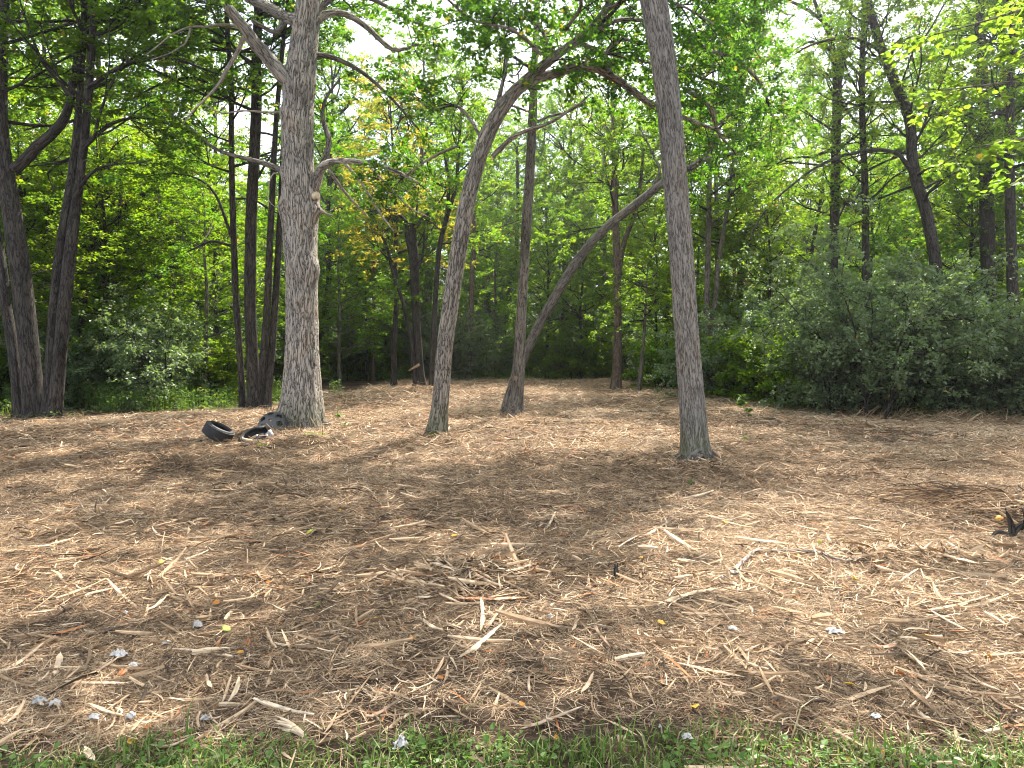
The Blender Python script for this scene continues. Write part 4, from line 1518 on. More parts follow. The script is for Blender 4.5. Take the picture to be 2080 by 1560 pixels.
# --- slanting tree
hero('slanting_tree', 1058, 22.4,
     [([(1038, 822, 20), (1052, 765, 20), (1068, 718, 20), (1092, 665, 20), (1125, 607, 20), (1160, 548, 20), (1200, 494, 19), (1240, 455, 18), (1285, 420, 18), (1330, 384, 17), (1375, 352, 16), (1412, 335, 15),
        (1442, 305, 12), (1452, 270, 10), (1450, 225, 8), (1470, 160, 6)], -1.0)],
     'long brown trunk slanting to the right from behind the straight middle tree', BARK_GREY, LEAF_TALL,
     extra=[([(1425, 326, 10), (1470, 316, 8), (1520, 300, 5), (1560, 270, 3)], (-.9, .6)),
            ([(1318, 392, 7), (1340, 350, 6), (1325, 310, 4), (1300, 260, 3)], (-.6, .6)),
            ([(1450, 260, 7), (1500, 215, 6), (1530, 160, 4)], (-1, -.4))],
     leafy=[(0, .85), (1, .2), (2, .3), (3, .1)], seed=71, sides=30, step=.12, fk=dict(size=.11, spacing=.22), flare=.1)

# --- forked brown tree
hero('forked_tree', 1252, 27.0,
     [([(1250, 800, 25), (1252, 770, 22), (1255, 680, 18), (1254, 600, 17), (1252, 500, 16), (1249, 400, 14), (1248, 320, 11), (1245, 200, 8), (1250, 60, 5)], .3)],
     'slender brown tree forking at mid height, left of the tall straight trunk', BARK_BROWN, LEAF_TALL,
     extra=[([(1256, 560, 11), (1266, 500, 11), (1282, 455, 10), (1292, 425, 9), (1300, 380, 7), (1308, 300, 5)], 0)],
     leafy=[(1, .6)], crown=[(0, 6.0, 13, 22, 3.0)], seed=81, sides=18, fk=dict(size=.12))
hero('sapling', 1300, 27.0, [([(1297, 800, 10), (1303, 740, 8), (1308, 680, 7), (1312, 610, 5), (1316, 540, 3)], 0)],
     'thin pale sapling with a small leafy top right of the forked brown tree', BARK_GREY, LEAF_BRIGHT, crown=[(0, 2.6, 4.6, 9, 1.5, (0, 30))], seed=82, sides=10,
     fk=dict(size=.10, flat=.85, tilt=.3))

# --- broken dark tree with its neighbours, left of centre
hero('broken_dark_tree', 850, 27.8,
     [([(852, 800, 30), (853, 780, 24), (850, 730, 20), (846, 660, 18), (843, 580, 19), (840, 520, 22), (834, 480, 25), (832, 455, 22)], 0)],
     'short dark broken tree with a swollen top and a torn orange wound', BARK_DARK, LEAF_OAK_AND_SHADED,
     extra=[([(832, 462, 10), (815, 440, 6), (790, 425, 4), (750, 430, 3)], 0), ([(838, 470, 9), (862, 440, 6), (890, 415, 4), (910, 380, 3)], 0),
            ([(843, 560, 7), (858, 520, 5), (862, 470, 4)], -.3), ([(842, 480, 6), (846, 430, 4), (850, 380, 2)], 0)],
     leafy=[(1, .2), (2, .2), (3, .3), (4, .2)], seed=91, sides=20, fk=dict(size=.12, spacing=.25), flare=.6)
e_ = bpy.data.objects['broken_dark_tree']
for pts in ([(852, 740, 6), (842, 746, 5), (830, 753, 2)],):
    P, r = px_path(pts, 27.5)
    mb = MB()
    tube(mb, P, r, 7, .1, .3, 0, 3)
    mb.a4 = [np.tile([.62, 0, 0], (len(a_), 1)) for a_ in mb.a4]
    mb.a3 = [np.tile([.62, 0, 0], (len(a_), 1)) for a_ in mb.a3]
    part(mb, 'torn_wood', WOOD, e_, True, 'torn orange splinter of fresh wood')
hero('leaning_sapling', 838, 27.6, [([(848, 795, 13), (842, 760, 11), (835, 690, 9), (820, 620, 8), (800, 560, 7), (785, 500, 6), (765, 460, 5)], 0)],
     'thin dark stem leaning left out of the foot of the broken dark tree', BARK_DARK, LEAF_OAK_AND_SHADED, leafy=[(0, .5)], seed=92, sides=9, fk=dict(size=.11))
hero('twin_slender_tree', 876, 27.2, [([(877, 792, 14), (878, 740, 12), (882, 650, 11), (887, 570, 11), (893, 500, 11), (908, 440, 10), (925, 380, 8), (932, 300, 7), (940, 180, 5)], 0)],
     'slender dark tree rising between the broken tree and the grey leaning trunk', BARK_DARK, LEAF_TALL,
     extra=[([(893, 500, 8), (906, 440, 7), (912, 370, 6), (900, 300, 4)], .2)], leafy=[(0, .65), (1, .5)], crown=[(0, 5.5, 12, 14, 2.4)], seed=93, sides=12, fk=dict(size=.12))
hero('thin_pole_tree', 757, 37, [([(757, 778, 10), (758, 700, 8), (759, 600, 7), (760, 500, 6), (758, 380, 4)], 0)],
     'thin reddish brown pole of a tree at the back edge right of the oak', BARK_BROWN, LEAF_BRIGHT, crown=[(0, 5.0, 10, 14, 2.2)], seed=94, sides=8, fk=dict(size=.13))
hero('reddish_tree', 953, 38, [([(952, 776, 14), (954, 700, 12), (958, 600, 11), (962, 500, 10), (962, 400, 8), (958, 250, 5)], 0)],
     'straight reddish brown tree at the back edge just right of the grey leaning trunk', BARK_BROWN, LEAF_TALL, crown=[(0, 6.5, 14, 16, 2.8)], seed=95, sides=10, fk=dict(size=.14))
hero('far_leaning_tree', 1015, 46, [([(1010, 762, 12), (1020, 690, 12), (1034, 600, 11), (1046, 530, 10), (1052, 430, 8), (1050, 300, 6)], 0)],
     'dark leaning tree far back against the bright gap between the middle trunks', BARK_DARK, LEAF_TALL, crown=[(0, 8.5, 17, 14, 3)], seed=96, sides=10, fk=dict(size=.15))

# --- left clump
hero('left_trunk_clump', 75, 16.2,
     [([(40, 862, 32), (39, 845, 27), (34, 780, 24), (25, 700, 24), (12, 620, 23), (4, 550, 23), (-12, 450, 22), (-40, 300, 20), (-80, 60, 14), (-100, -150, 8)], .2),
      ([(70, 862, 52), (69, 835, 44), (64, 760, 44), (54, 660, 44), (44, 570, 44), (30, 470, 42), (18, 390, 38), (8, 320, 33), (2, 240, 28), (3, 120, 26), (8, 0, 24), (16, -150, 20), (20, -350, 12)], 0),
      ([(94, 860, 28), (98, 800, 24), (106, 680, 23), (116, 560, 22), (128, 470, 21), (142, 385, 20), (155, 280, 17), (165, 150, 14), (172, 0, 13), (176, -180, 8)], -.1),
      ([(110, 864, 38), (112, 835, 32), (120, 740, 30), (131, 620, 29), (141, 530, 28), (150, 450, 25), (160, 380, 20), (172, 280, 18), (182, 160, 17), (190, 30, 15), (194, -150, 9)], -.4)],
     'clump of four dark trunks spreading from one foot at the left edge', BARK_DARK, LEAF_OAK_AND_SHADED,  # leaves under canopy shade, the shade put into a darker leaf colour
     extra=[([(28, 345, 22), (50, 325, 21), (75, 298, 20), (105, 272, 19), (128, 245, 19), (140, 215, 16), (150, 150, 12), (170, 60, 8)], 0),
            ([(150, 400, 9), (185, 352, 6), (225, 335, 5), (290, 330, 3)], -.4),
            ([(168, 300, 9), (230, 250, 7), (300, 240, 5), (360, 260, 3)], -.5),
            ([(175, 180, 9), (260, 130, 8), (350, 120, 6), (440, 150, 3)], -.6),
            ([(160, 80, 9), (240, 20, 8), (340, -10, 6), (430, 10, 3)], .4),
            ([(150, 200, 8), (90, 130, 6), (60, 60, 5), (40, 0, 3)], -.6)],
     leafy=[(4, .6), (5, .35), (6, .2), (7, .2), (8, .15), (9, .25)], crown=[(1, 6.5, 12, 16, 3.6), (3, 5.6, 9.5, 10, 2.8), (1, 8.5, 13, 26, 5.2)], seed=131, sides=48, step=.12, lump=.05, flare=.35,  # last crown tier added above the view to shade the leaves below
     fk=dict(size=.10, lpt=9, spacing=.19, flat=.75, tilt=.38, l2=(.5, 1.4)))

# --- dark clump by the oak
hero('middle_trunk_clump', 515, 18.8,
     [([(494, 838, 20), (492, 800, 16), (486, 700, 15), (480, 620, 15), (476, 520, 15), (472, 400, 14), (470, 280, 13), (470, 180, 12), (462, 60, 11), (455, -100, 7)], .1),
      ([(518, 842, 38), (516, 800, 30), (511, 700, 28), (508, 600, 27), (509, 500, 27), (512, 400, 26), (518, 290, 25), (521, 200, 24), (521, 100, 22), (528, 0, 20), (538, -140, 15), (545, -300, 9)], 0),
      ([(527, 842, 24), (531, 780, 19), (537, 700, 18), (543, 620, 17), (547, 520, 16), (553, 400, 14), (560, 260, 12), (572, 120, 10), (585, 0, 8)], -.25),
      ([(542, 836, 20), (547, 770, 17), (553, 700, 17), (560, 600, 16), (566, 500, 15), (571, 400, 13), (576, 280, 11), (585, 150, 9)], .2)],
     'clump of four dark slender trunks from one foot just left of the big oak', BARK_DARK, LEAF_OAK_AND_SHADED,  # darker leaf colour here stands in for shade from above
     extra=[([(470, 480, 7), (440, 400, 5), (405, 365, 4), (350, 352, 3), (290, 360, 2)], 0),
            ([(472, 500, 6), (430, 490, 5), (395, 505, 4), (360, 520, 2)], 0),
            ([(505, 400, 7), (530, 350, 5), (560, 300, 3)], .2),
            ([(466, 200, 8), (400, 160, 6), (330, 170, 4), (270, 200, 3)], .1),
            ([(515, 130, 9), (450, 90, 7), (370, 60, 5), (300, 60, 3)], .5),
            ([(528, 100, 8), (590, 60, 6), (660, 30, 4)], .9)],
     leafy=[(4, .3), (5, .5), (6, .4), (7, .2), (8, .15), (9, .3)], crown=[(1, 7.2, 13, 16, 3.4), (0, 5.5, 9, 8, 2.2), (1, 9, 14, 24, 4.8)], seed=141, sides=32, step=.15, lump=.05, flare=.4,  # topmost crown tier added out of view to darken the foliage under it
     fk=dict(size=.10, lpt=9, spacing=.2, flat=.75, tilt=.38, l2=(.5, 1.4)))

# --- pale far stems in the left wood
for nm, px_, Y_, pts, lab, sd_ in [
        ('pale_stem_tree', 205, 25, [(196, 800, 13), (205, 720, 11), (222, 620, 10), (236, 520, 9), (243, 430, 8), (246, 330, 6)], 'pale slender stem rising in shade right of the left trunk clump', 151),
        ('dark_stem_tree', 165, 24, [(150, 805, 16), (158, 720, 15), (170, 620, 13), (185, 520, 11), (200, 400, 9), (210, 300, 6)], 'dark slanting stem close behind the left trunk clump', 152),
        ('dark_stem_tree', 345, 27, [(338, 790, 11), (342, 700, 10), (346, 600, 9), (350, 480, 8), (352, 340, 5)], 'thin dark upright stem half way between the two trunk clumps', 153),
        ('dark_stem_tree', 640, 36, [(645, 780, 9), (650, 690, 8), (662, 600, 7), (672, 500, 5)], 'thin dark stem seen close to the right side of the big oak', 154)]:
    hero(nm, px_, Y_, [(pts, 0)], lab, BARK_GREY if 'pale' in nm else BARK_DARK, LEAF_BRIGHT, crown=[(0, 4.6, 8.5, 12, 2.4)], seed=sd_, sides=9, fk=dict(size=.11, flat=.8, tilt=.35))

# --- right background trunks
hero('forked_tall_tree', 1690, 22.5,
     [([(1684, 840, 22), (1688, 760, 21), (1690, 640, 20), (1693, 520, 20), (1696, 400, 19), (1698, 300, 19), (1700, 220, 19), (1700, 160, 18), (1694, 110, 12), (1682, 65, 10), (1665, 30, 8), (1640, -40, 6)], 0)],
     'tall dark tree forking high against the bright gap in the sky on the right', BARK_DARK, LEAF_TALL,
     extra=[([(1702, 175, 13), (1712, 125, 12), (1722, 80, 10), (1728, 20, 7), (1735, -60, 5)], 0), ([(1690, 105, 6), (1650, 85, 5), (1615, 100, 3)], 0), ([(1690, 60, 8), (1640, 20, 6), (1585, 0, 5), (1530, 30, 3)], (0, -.8)), ([(1697, 300, 7), (1650, 318, 5), (1600, 322, 4), (1560, 345, 3)], (0, -.8)),
            ([(1702, 230, 6), (1722, 210, 6), (1750, 195, 5)], .2), ([(1712, 120, 6), (1735, 140, 6), (1748, 155, 5)], .3)],
     leafy=[(0, .9), (1, .5), (2, .4), (3, .15), (4, .3)], crown=[(0, 5.0, 12, 22, 2.4)], seed=161, sides=18, fk=dict(size=.09, lpt=6, spacing=.3))
hero('slim_tall_tree', 1757, 21.5,
     [([(1762, 840, 16), (1761, 700, 15), (1759, 560, 15), (1758, 470, 15), (1757, 380, 14), (1753, 280, 13), (1751, 200, 13), (1752, 100, 12), (1756, 0, 10), (1758, -140, 7)], 0)],
     'slim upright dark tree between the forked tree and the curved trunk', BARK_DARK, LEAF_TALL,
     extra=[([(1754, 150, 7), (1790, 110, 5), (1830, 80, 4)], 0)], leafy=[(1, .3)], crown=[(0, 5.5, 14, 26, 2.0)], seed=162, sides=14, fk=dict(size=.09))
hero('curved_tree', 1905, 19.8,
     [([(1925, 845, 26), (1920, 760, 25), (1912, 660, 24), (1904, 570, 24), (1895, 500, 24), (1878, 420, 23), (1862, 370, 22), (1853, 320, 22), (1850, 260, 20), (1838, 215, 20), (1815, 160, 20),
        (1795, 110, 19), (1778, 60, 17), (1764, 0, 14), (1750, -90, 10)], 0)],
     'dark curving tree on the right whose thin lower limb arches far to the left', BARK_DARK, LEAF_TALL,
     extra=[([(1862, 362, 11), (1842, 335, 9), (1822, 312, 8), (1782, 304, 7), (1740, 310, 6), (1700, 320, 6), (1655, 342, 5), (1610, 375, 4), (1570, 410, 4), (1540, 450, 3), (1522, 490, 2)], (0, -.8)),
            ([(1798, 112, 8), (1770, 92, 7), (1730, 78, 6), (1680, 82, 5), (1640, 95, 4), (1615, 110, 2)], (0, -.8)),
            ([(1805, 130, 8), (1818, 95, 7), (1850, 75, 5)], 0)],
     leafy=[(1, .6), (2, .3), (3, .2)], crown=[(0, 5.5, 12.5, 26, 2.6)], seed=163, sides=24, fk=dict(size=.10))
hero('thick_shaded_tree', 2005, 23, [([(2012, 840, 36), (2010, 700, 30), (2008, 560, 29), (2004, 430, 28), (2000, 300, 24), (1996, 150, 20), (1990, 0, 16), (1985, -150, 10)], 0)],
     'thick shaded trunk near the right edge behind the shrubs', BARK_DARK, LEAF_TALL, extra=[([(1998, 300, 9), (1950, 240, 6), (1900, 220, 4)], 0)], leafy=[(1, .3)],
     crown=[(0, 7.5, 15, 18, 3.4)], seed=164, sides=20, fk=dict(size=.11))
hero('shaded_tree', 2050, 20, [([(2068, 845, 26), (2062, 700, 24), (2056, 560, 22), (2052, 420, 20), (2050, 280, 18), (2055, 100, 14), (2060, -80, 9)], 0)],
     'narrow dark trunk closest to the right edge', BARK_DARK, LEAF_TALL, crown=[(0, 6.5, 12, 16, 2.8)], seed=165, sides=18, fk=dict(size=.10))
hero('pale_twin_tree', 1440, 26, [([(1432, 800, 15), (1434, 700, 14), (1437, 560, 13), (1440, 420, 11), (1444, 280, 8), (1450, 120, 5)], 0),
                                  ([(1440, 805, 11), (1450, 640, 10), (1462, 520, 10), (1478, 420, 9), (1490, 320, 6), (1500, 200, 4)], .2)],
     'twin slim stems spreading in a narrow V right behind the tall straight trunk', BARK_GREY, LEAF_TALL, crown=[(0, 6, 14, 18, 2.6), (1, 5.5, 9.5, 10, 2.2)], seed=166, sides=12, fk=dict(size=.11))
hero('dark_leaning_stem', 1620, 30, [([(1612, 790, 14), (1622, 680, 12), (1640, 560, 10), (1656, 470, 8), (1672, 380, 6)], 0)],
     'dark leaning stem deep in the gap above the bright shrub', BARK_DARK, LEAF_TALL, crown=[(0, 4.5, 9, 10, 2.0)], seed=167, sides=10, fk=dict(size=.10))

# --- basswood beyond the right edge, branches hanging in
hero('overhanging_tree', 2420, 8.6,
     [([(2420, 985, 70), (2415, 800, 56), (2405, 500, 50), (2400, 200, 46), (2395, -100, 40), (2390, -500, 30), (2390, -800, 14)], 0)],
     'near tree mostly beyond the right edge with bright round leaves hanging into view', BARK_GREY, LEAF_NEAR,
     extra=[([(2400, 60, 14), (2240, 110, 9), (2130, 155, 6), (2040, 168, 4), (1960, 178, 3), (1905, 184, 2)], (0, -.2)),
            ([(2400, -150, 14), (2260, -60, 9), (2130, 0, 6), (2010, 40, 4), (1900, 70, 2.5)], (0, .2)),
            ([(2400, 160, 12), (2260, 220, 8), (2150, 262, 5), (2060, 285, 4), (1975, 300, 2)], (0, -.3)),
            ([(2400, 300, 10), (2280, 330, 7), (2180, 350, 4), (2090, 362, 2)], (0, -.4))],
     leafy=[(1, .35), (2, .35), (3, .4), (4, .5)], crown=[(0, 5.0, 9, 12, 2.2)], seed=171, sides=20,
     fk=dict(size=.085, lpt=6, spacing=.26, l2=(.3, .8), width=.85, flat=.6, tilt=.5, fine=True, droop=.3, r2=.008))

# ------------------------------------------------------------------ undergrowth margin on the left, weeds on the right
rng = np.random.default_rng(7)


def herb(n, fx, y0, y1, hmax, size, name, mat, label, seed, test=None):
    mb = MB()
    x = fx[0] + (fx[1] - fx[0]) * rng.random(n)
    y = y0 + (y1 - y0) * rng.random(n)
    k = (y > clear_edge(x) - .3 + rng.normal(size=n) * .35)
    if test is not None:
        k &= test(x, y)
    x, y = x[k], y[k]
    n = len(x)
    cv = fbm(xy0(x, y, .7), 3, seed + 9) > .46
    x, y = x[cv], y[cv]
    n = len(x)
    hh = hmax * (.25 + .75 * fbm(xy0(x, y, .8), 2, seed)) * np.clip((y - clear_edge(x) + .5) / 1.5, .3, 1)
    z = HZ(x, y) + hh * rng.random(n) ** .7
    pos = np.stack([x, y, z], 1)
    cl = np.clip((fbm(xy0(x, y, 1.6), 3, seed + 1) - .5) * 3 + .5, 0, 1)
    leaves(mb, pos, rng.normal(size=(n, 3)), np.array([0, 0, 1.]) + rng.normal(size=(n, 3)) * .5, size * (.6 + .8 * rng.random(n)),
           np.stack([rng.random(n), cl, cl], 1), .6)
    m = n // 5
    b0 = np.stack([x[:m], y[:m], HZ(x[:m], y[:m])], 1)
    b2 = b0 + np.stack([rng.normal(size=m) * .08, rng.normal(size=m) * .08, hh[:m] * 1.1], 1)
    w_ = np.array([.004, 0, 0])
    V = np.stack([b0 - w_, b0 + w_, b2], 1)
    rv = rng.random(m)
    mb.add(V.reshape(-1, 3), tris=np.arange(m)[:, None] * 3 + np.array([[0, 1, 2]]), fr=np.stack([rv, rv, rv], 1))
    tag(mb.build(name, mat), label, 'undergrowth', kind='stuff')


herb(56000, (-19, -4.5), 14, 26, .95, .075, 'leafy_margin', WEED, 'low sunlit weeds and seedlings along the left edge of the clearing', 5)
herb(16000, (6.5, 17), 13.5, 22, .45, .07, 'weedy_margin', WEED, 'low weeds and brambles at the foot of the right thicket', 6)
herb(14000, (-12, 12), 36, 44, .9, .12, 'far_margin', WEED, 'low leafy growth along the back edge of the clearing', 8)

# dead grass and stalks tangled at the thicket's foot
mb = MB()
n = 2600
x = 7.2 + 9 * rng.random(n)
y = clear_edge(x) + rng.normal(size=n) * .5 + .1
a = rng.random(n) * 6.28
el = rng.random(n) * 1.0
L = .15 + .5 * rng.random(n)
b0 = np.stack([x, y, HZ(x, y)], 1)
d = np.stack([np.cos(a) * np.cos(el), np.sin(a) * np.cos(el), np.sin(el)], 1)
P = b0[:, None] + d[:, None] * (L[:, None] * np.linspace(0, 1, 4)[None])[..., None]
P[:, :, 2] -= .25 * L[:, None] * np.linspace(0, 1, 4)[None] ** 2
P[:, :, 2] = np.maximum(P[:, :, 2], .01)
tubes(mb, P, np.repeat(np.array([[.006, .005, .004, .002]]), n, 0), 3)
mb.a4 = [np.repeat(np.stack([.3 + .6 * rng.random(n), np.zeros(n), np.zeros(n)], 1), len(mb.a4[0]) // n, 0)]
tag(mb.build('dry_stalk_tangle', MULCH), 'tangle of dry stalks and cut twigs along the foot of the right thicket', 'brush', kind='stuff')


# ------------------------------------------------------------------ individual debris
def gpath(pts, lift=.03):
    out = []
    for q_ in pts:
        g_ = G(q_[0], q_[1])
        out.append([g_[0], g_[1], hz(g_[0], g_[1]) + lift])
    return np.array(out)


def splinter(name, pts, wpx, tone, label, cat='stick', lift=.03, flat=.45, seed=0, ragged=.35, mat=None, group='split sticks lying on the mulch', fork=None):
    rng = np.random.default_rng(seed + 500)
    P = gpath(pts, lift)
    Y = P[:, 1].mean()
    w = wpx / F * Y
    P[-1, 2] += .02
    n = len(P)
    P2, _ = smooth_path(P, np.ones(n), max(.02, w * .8))
    m = len(P2)
    u = np.linspace(-1, 1, m)
    rr = w * .5 * np.clip(1.05 - np.abs(u) ** 3 * .85, .12, 1) * (1 + ragged * (rng.random(m) - .5))
    T = nrm(np.gradient(P2, axis=0))
    lat = nrm(np.cross(T, [0, 0, 1.]))
    upv = np.cross(lat, T)
    s = 8
    th = np.arange(s) * 2 * math.pi / s
    prof = 1 + ragged * (rng.random(s) - .5)
    V = P2[:, None] + lat[:, None] * (rr[:, None] * np.cos(th) * prof)[..., None] + upv[:, None] * (rr[:, None] * np.sin(th) * flat * prof)[..., None]
    V += rng.normal(size=V.shape) * w * .035
    i = np.arange(m - 1)[:, None] * s
    j = np.arange(s)[None]
    j2 = (j + 1) % s
    q = np.stack([i + j, i + j2, i + s + j2, i + s + j], 2).reshape(-1, 4)
    V = np.vstack([V.reshape(-1, 3), P2[:1] - T[:1] * w * .4, P2[-1:] + T[-1:] * w * .6])
    tr = [[(k + 1) % s, k, m * s] for k in range(s)] + [[(m - 1) * s + k, (m - 1) * s + (k + 1) % s, m * s + 1] for k in range(s)]
    fq = np.stack([np.clip(tone + .14 * (rng.random(len(q)) - .5), 0, .93 if tone < .95 else 1), np.zeros(len(q)), np.zeros(len(q))], 1)
    mb = MB()
    c = P2.mean(0)
    c[2] = P2[:, 2].min()
    mb.add(V - c, quads=q, fr=fq)
    mb.a3.append(np.tile([tone, 0, 0], (len(tr), 1)))
    mb.f3.append(np.array(tr))
    if fork:
        for fpts, fw in fork:
            Pf = gpath(fpts, lift)
            rf = np.linspace(1, .25, len(Pf)) * fw / F * Y * .5
            m0 = len(mb.a4)
            tube(mb, Pf - c, rf, 5, .04, .2, 0, seed)
            mb.a4[m0:] = [np.tile([tone, 0, 0], (len(a_), 1)) for a_ in mb.a4[m0:]]
            mb.a3[-1] = np.tile([tone, 0, 0], (len(mb.a3[-1]), 1))
    o = mb.build(name, mat or WOOD, None, False)
    o.location = c
    return tag(o, label, cat, group)


STK = [
    ('splinter', [(932, 1354), (965, 1328), (1020, 1288)], 11, .84, 'long pale split stick slanting up to the right in the middle foreground', [([(975, 1325), (960, 1340), (945, 1338)], 5)]),
    ('splinter', [(986, 1296), (1005, 1268), (1024, 1248)], 7, .55, 'short brown stick at the upper end of the long pale one', None),
    ('splinter', [(976, 1294), (980, 1262), (977, 1232)], 8, .78, 'upright pale splinter above the long pale split stick', None),
    ('splinter', [(853, 1190), (890, 1214), (938, 1242)], 8, .68, 'pale splinter slanting down from the small brushy mound', [([(880, 1208), (872, 1198), (868, 1190)], 4)]),
    ('splinter', [(925, 1224), (1000, 1229), (1066, 1236)], 10, .97, 'reddish brown slab of split wood below the brushy mound', None),
    ('splinter', [(850, 1257), (875, 1278), (900, 1297)], 8, .8, 'frayed pale splinter left of the star of sticks', None),
    ('curved_branch', [(1180, 1242), (1203, 1268), (1213, 1300), (1240, 1345)], 7, .48, 'curved brown branch bending down right of the middle foreground', [([(1212, 1300), (1190, 1290), (1168, 1275)], 4)]),
    ('splinter', [(1172, 1262), (1168, 1285), (1162, 1306)], 6, .75, 'thin pale splinter left of the curved brown branch', None),
    ('splinter', [(1158, 1308), (1190, 1330), (1222, 1356)], 5, .7, 'thin straight tan stick below the curved brown branch', None),
    ('splinter', [(1340, 1245), (1400, 1224), (1455, 1215)], 12, .8, 'long pale split stick in front of the straight right trunk', [([(1370, 1232), (1350, 1250), (1325, 1262)], 6)]),
    ('splinter', [(1376, 1366), (1440, 1380), (1502, 1402)], 9, .72, 'long tan stick lying low at the right of the middle foreground', None),
    ('splinter', [(1938, 1374), (1978, 1396), (2030, 1427)], 10, .78, 'long pale wedge of wood in the lower right', None),
    ('splinter', [(1885, 1252), (1925, 1275), (1966, 1298)], 7, .86, 'straight whitish stick above the pale wedge in the lower right', None),
    ('splinter', [(1770, 1282), (1810, 1276), (1846, 1280)], 8, .7, 'short curved tan stick left of the whitish straight one', None),
    ('splinter', [(122, 1386), (190, 1388), (252, 1396)], 10, .82, 'pale horizontal stick in the lower left, below the angled one', None),
    ('splinter', [(128, 1384), (182, 1370), (246, 1337)], 9, .76, 'pale stick angled up to the grey tissue in the lower left', None),
    ('wood_chip', [(111, 1372), (117, 1352), (122, 1333)], 15, .9, 'broad upright pale wood chip in the lower left', None),
    ('splinter', [(0, 1364), (42, 1340), (86, 1312)], 10, .74, 'broad tan stick entering from the left edge', None),
    ('bark_strip', [(140, 1296), (210, 1284), (290, 1270)], 8, .2, 'dark grey bark strip on the left behind the broad tan stick', None),
    ('splinter', [(298, 1243), (318, 1232), (336, 1222)], 9, .82, 'stubby pale grey stick on the left', None),
    ('splinter', [(158, 1218), (190, 1210), (228, 1208)], 12, .84, 'wide bright tan splinter on the left', None),
    ('splinter', [(14, 1474), (32, 1456), (52, 1434)], 9, .76, 'straight tan stick at the lower left beside the white tissue', None),
    ('splinter', [(182, 1430), (212, 1442), (248, 1458)], 11, .72, 'flat tan stick right of the lumpy white tissue', None),
    ('splinter', [(1058, 1504), (1110, 1486), (1180, 1468)], 10, .8, 'frayed pale stick lying on the grass edge in the middle', [([(1110, 1486), (1120, 1470), (1135, 1448)], 5)]),
    ('wood_chip', [(1862, 1462), (1874, 1475), (1888, 1490)], 11, .82, 'pale chip standing at the grass edge on the right', None),
    ('split_limb', [(1605, 1052), (1670, 1050), (1720, 1058), (1790, 1068)], 12, .55, 'long brown split limb in the sunny patch on the right', None),
    ('splinter', [(448, 1003), (510, 996), (600, 994)], 10, .84, 'long pale slab lying flat left of centre beyond the shade', None),
    ('dead_twig', [(828, 1446), (865, 1430), (905, 1414)], 7, .12, 'dark brown stick at lower centre left', None),
    ('curved_branch', [(728, 1452), (748, 1470), (775, 1462), (830, 1438)], 8, .5, 'curved tan stick joining the dark stick at lower centre left', None),
    ('dead_twig', [(1600, 1248), (1650, 1290), (1690, 1316), (1740, 1336)], 6, .35, 'long brown twig slanting down right of centre', None),
    ('dead_twig', [(1905, 1328), (1990, 1338), (2085, 1340)], 6, .62, 'long thin tan stalk at the right edge', None),
    ('dead_twig', [(1100, 928), (1170, 930), (1262, 938)], 5, .15, 'dark fallen branch on the floor left of the straight right trunk', None),
    ('dead_twig', [(1335, 962), (1365, 955), (1392, 948)], 5, .5, 'grey twig lying at the foot of the straight right trunk', None),
    ('wood_chip', [(172, 1518), (182, 1535), (192, 1556)], 15, .86, 'broad pale chip lying in the front grass on the left', None),
    ('splinter', [(308, 1514), (345, 1516), (382, 1511)], 9, .76, 'pale stick in the front grass left of centre', None),
    ('splinter', [(600, 1198), (660, 1188), (700, 1182)], 8, .66, 'tan stick left of the brushy mound', None),
    ('splinter', [(1860, 1120), (1910, 1140), (1985, 1160)], 11, .76, 'broad pale strip in the layered heap on the right', None),
    ('splinter', [(1845, 1150), (1900, 1162), (1950, 1182)], 9, .62, 'tan strip lying under the broad pale strip on the right', None),
    ('splinter', [(1395, 1270), (1450, 1290), (1500, 1310)], 5, .4, 'thin brown stick left of the orange bark strip', None),
    ('bark_strip', [(1768, 1320), (1795, 1326), (1822, 1325)], 12, .98, 'short orange bark strip on the right', None),
    ('splinter', [(1505, 1340), (1520, 1335), (1545, 1330)], 6, .8, 'small pale stick below the folded white paper', None),
    ('splinter', [(1180, 1428), (1192, 1415), (1205, 1395)], 8, .7, 'small tan splinter at lower centre', None),
    ('splinter', [(1075, 1395), (1074, 1412), (1076, 1438)], 6, .74, 'thin upright pale splinter at lower centre', None),
    ('splinter', [(420, 1370), (424, 1385), (430, 1402)], 9, .78, 'upright tan splinter left of centre', None),
    ('splinter', [(452, 1425), (460, 1400), (470, 1380)], 6, .72, 'thin slanting splinter right of the upright tan one', None),
    ('splinter', [(1445, 1395), (1470, 1412), (1495, 1425)], 6, .6, 'tan stick just beneath the long tan one on the right', None),
    ('dead_twig', [(1110, 1080), (1118, 1065), (1128, 1048)], 5, .86, 'small whitish forked splinter standing up right of centre', None),
    ('splinter', [(1290, 1100), (1320, 1090), (1352, 1072)], 8, .88, 'bright splinter in the sunny patch before the right trunk', [([(1352, 1072), (1356, 1088), (1350, 1100)], 5)]),
]
for k, (nm, pts, wpx, tone, lab, fork) in enumerate(STK):
    splinter(nm, pts, wpx, tone, lab, 'wood chip' if nm == 'wood_chip' else 'stick', seed=k, fork=fork, lift=.03 if pts[0][1] > 1000 else .06)

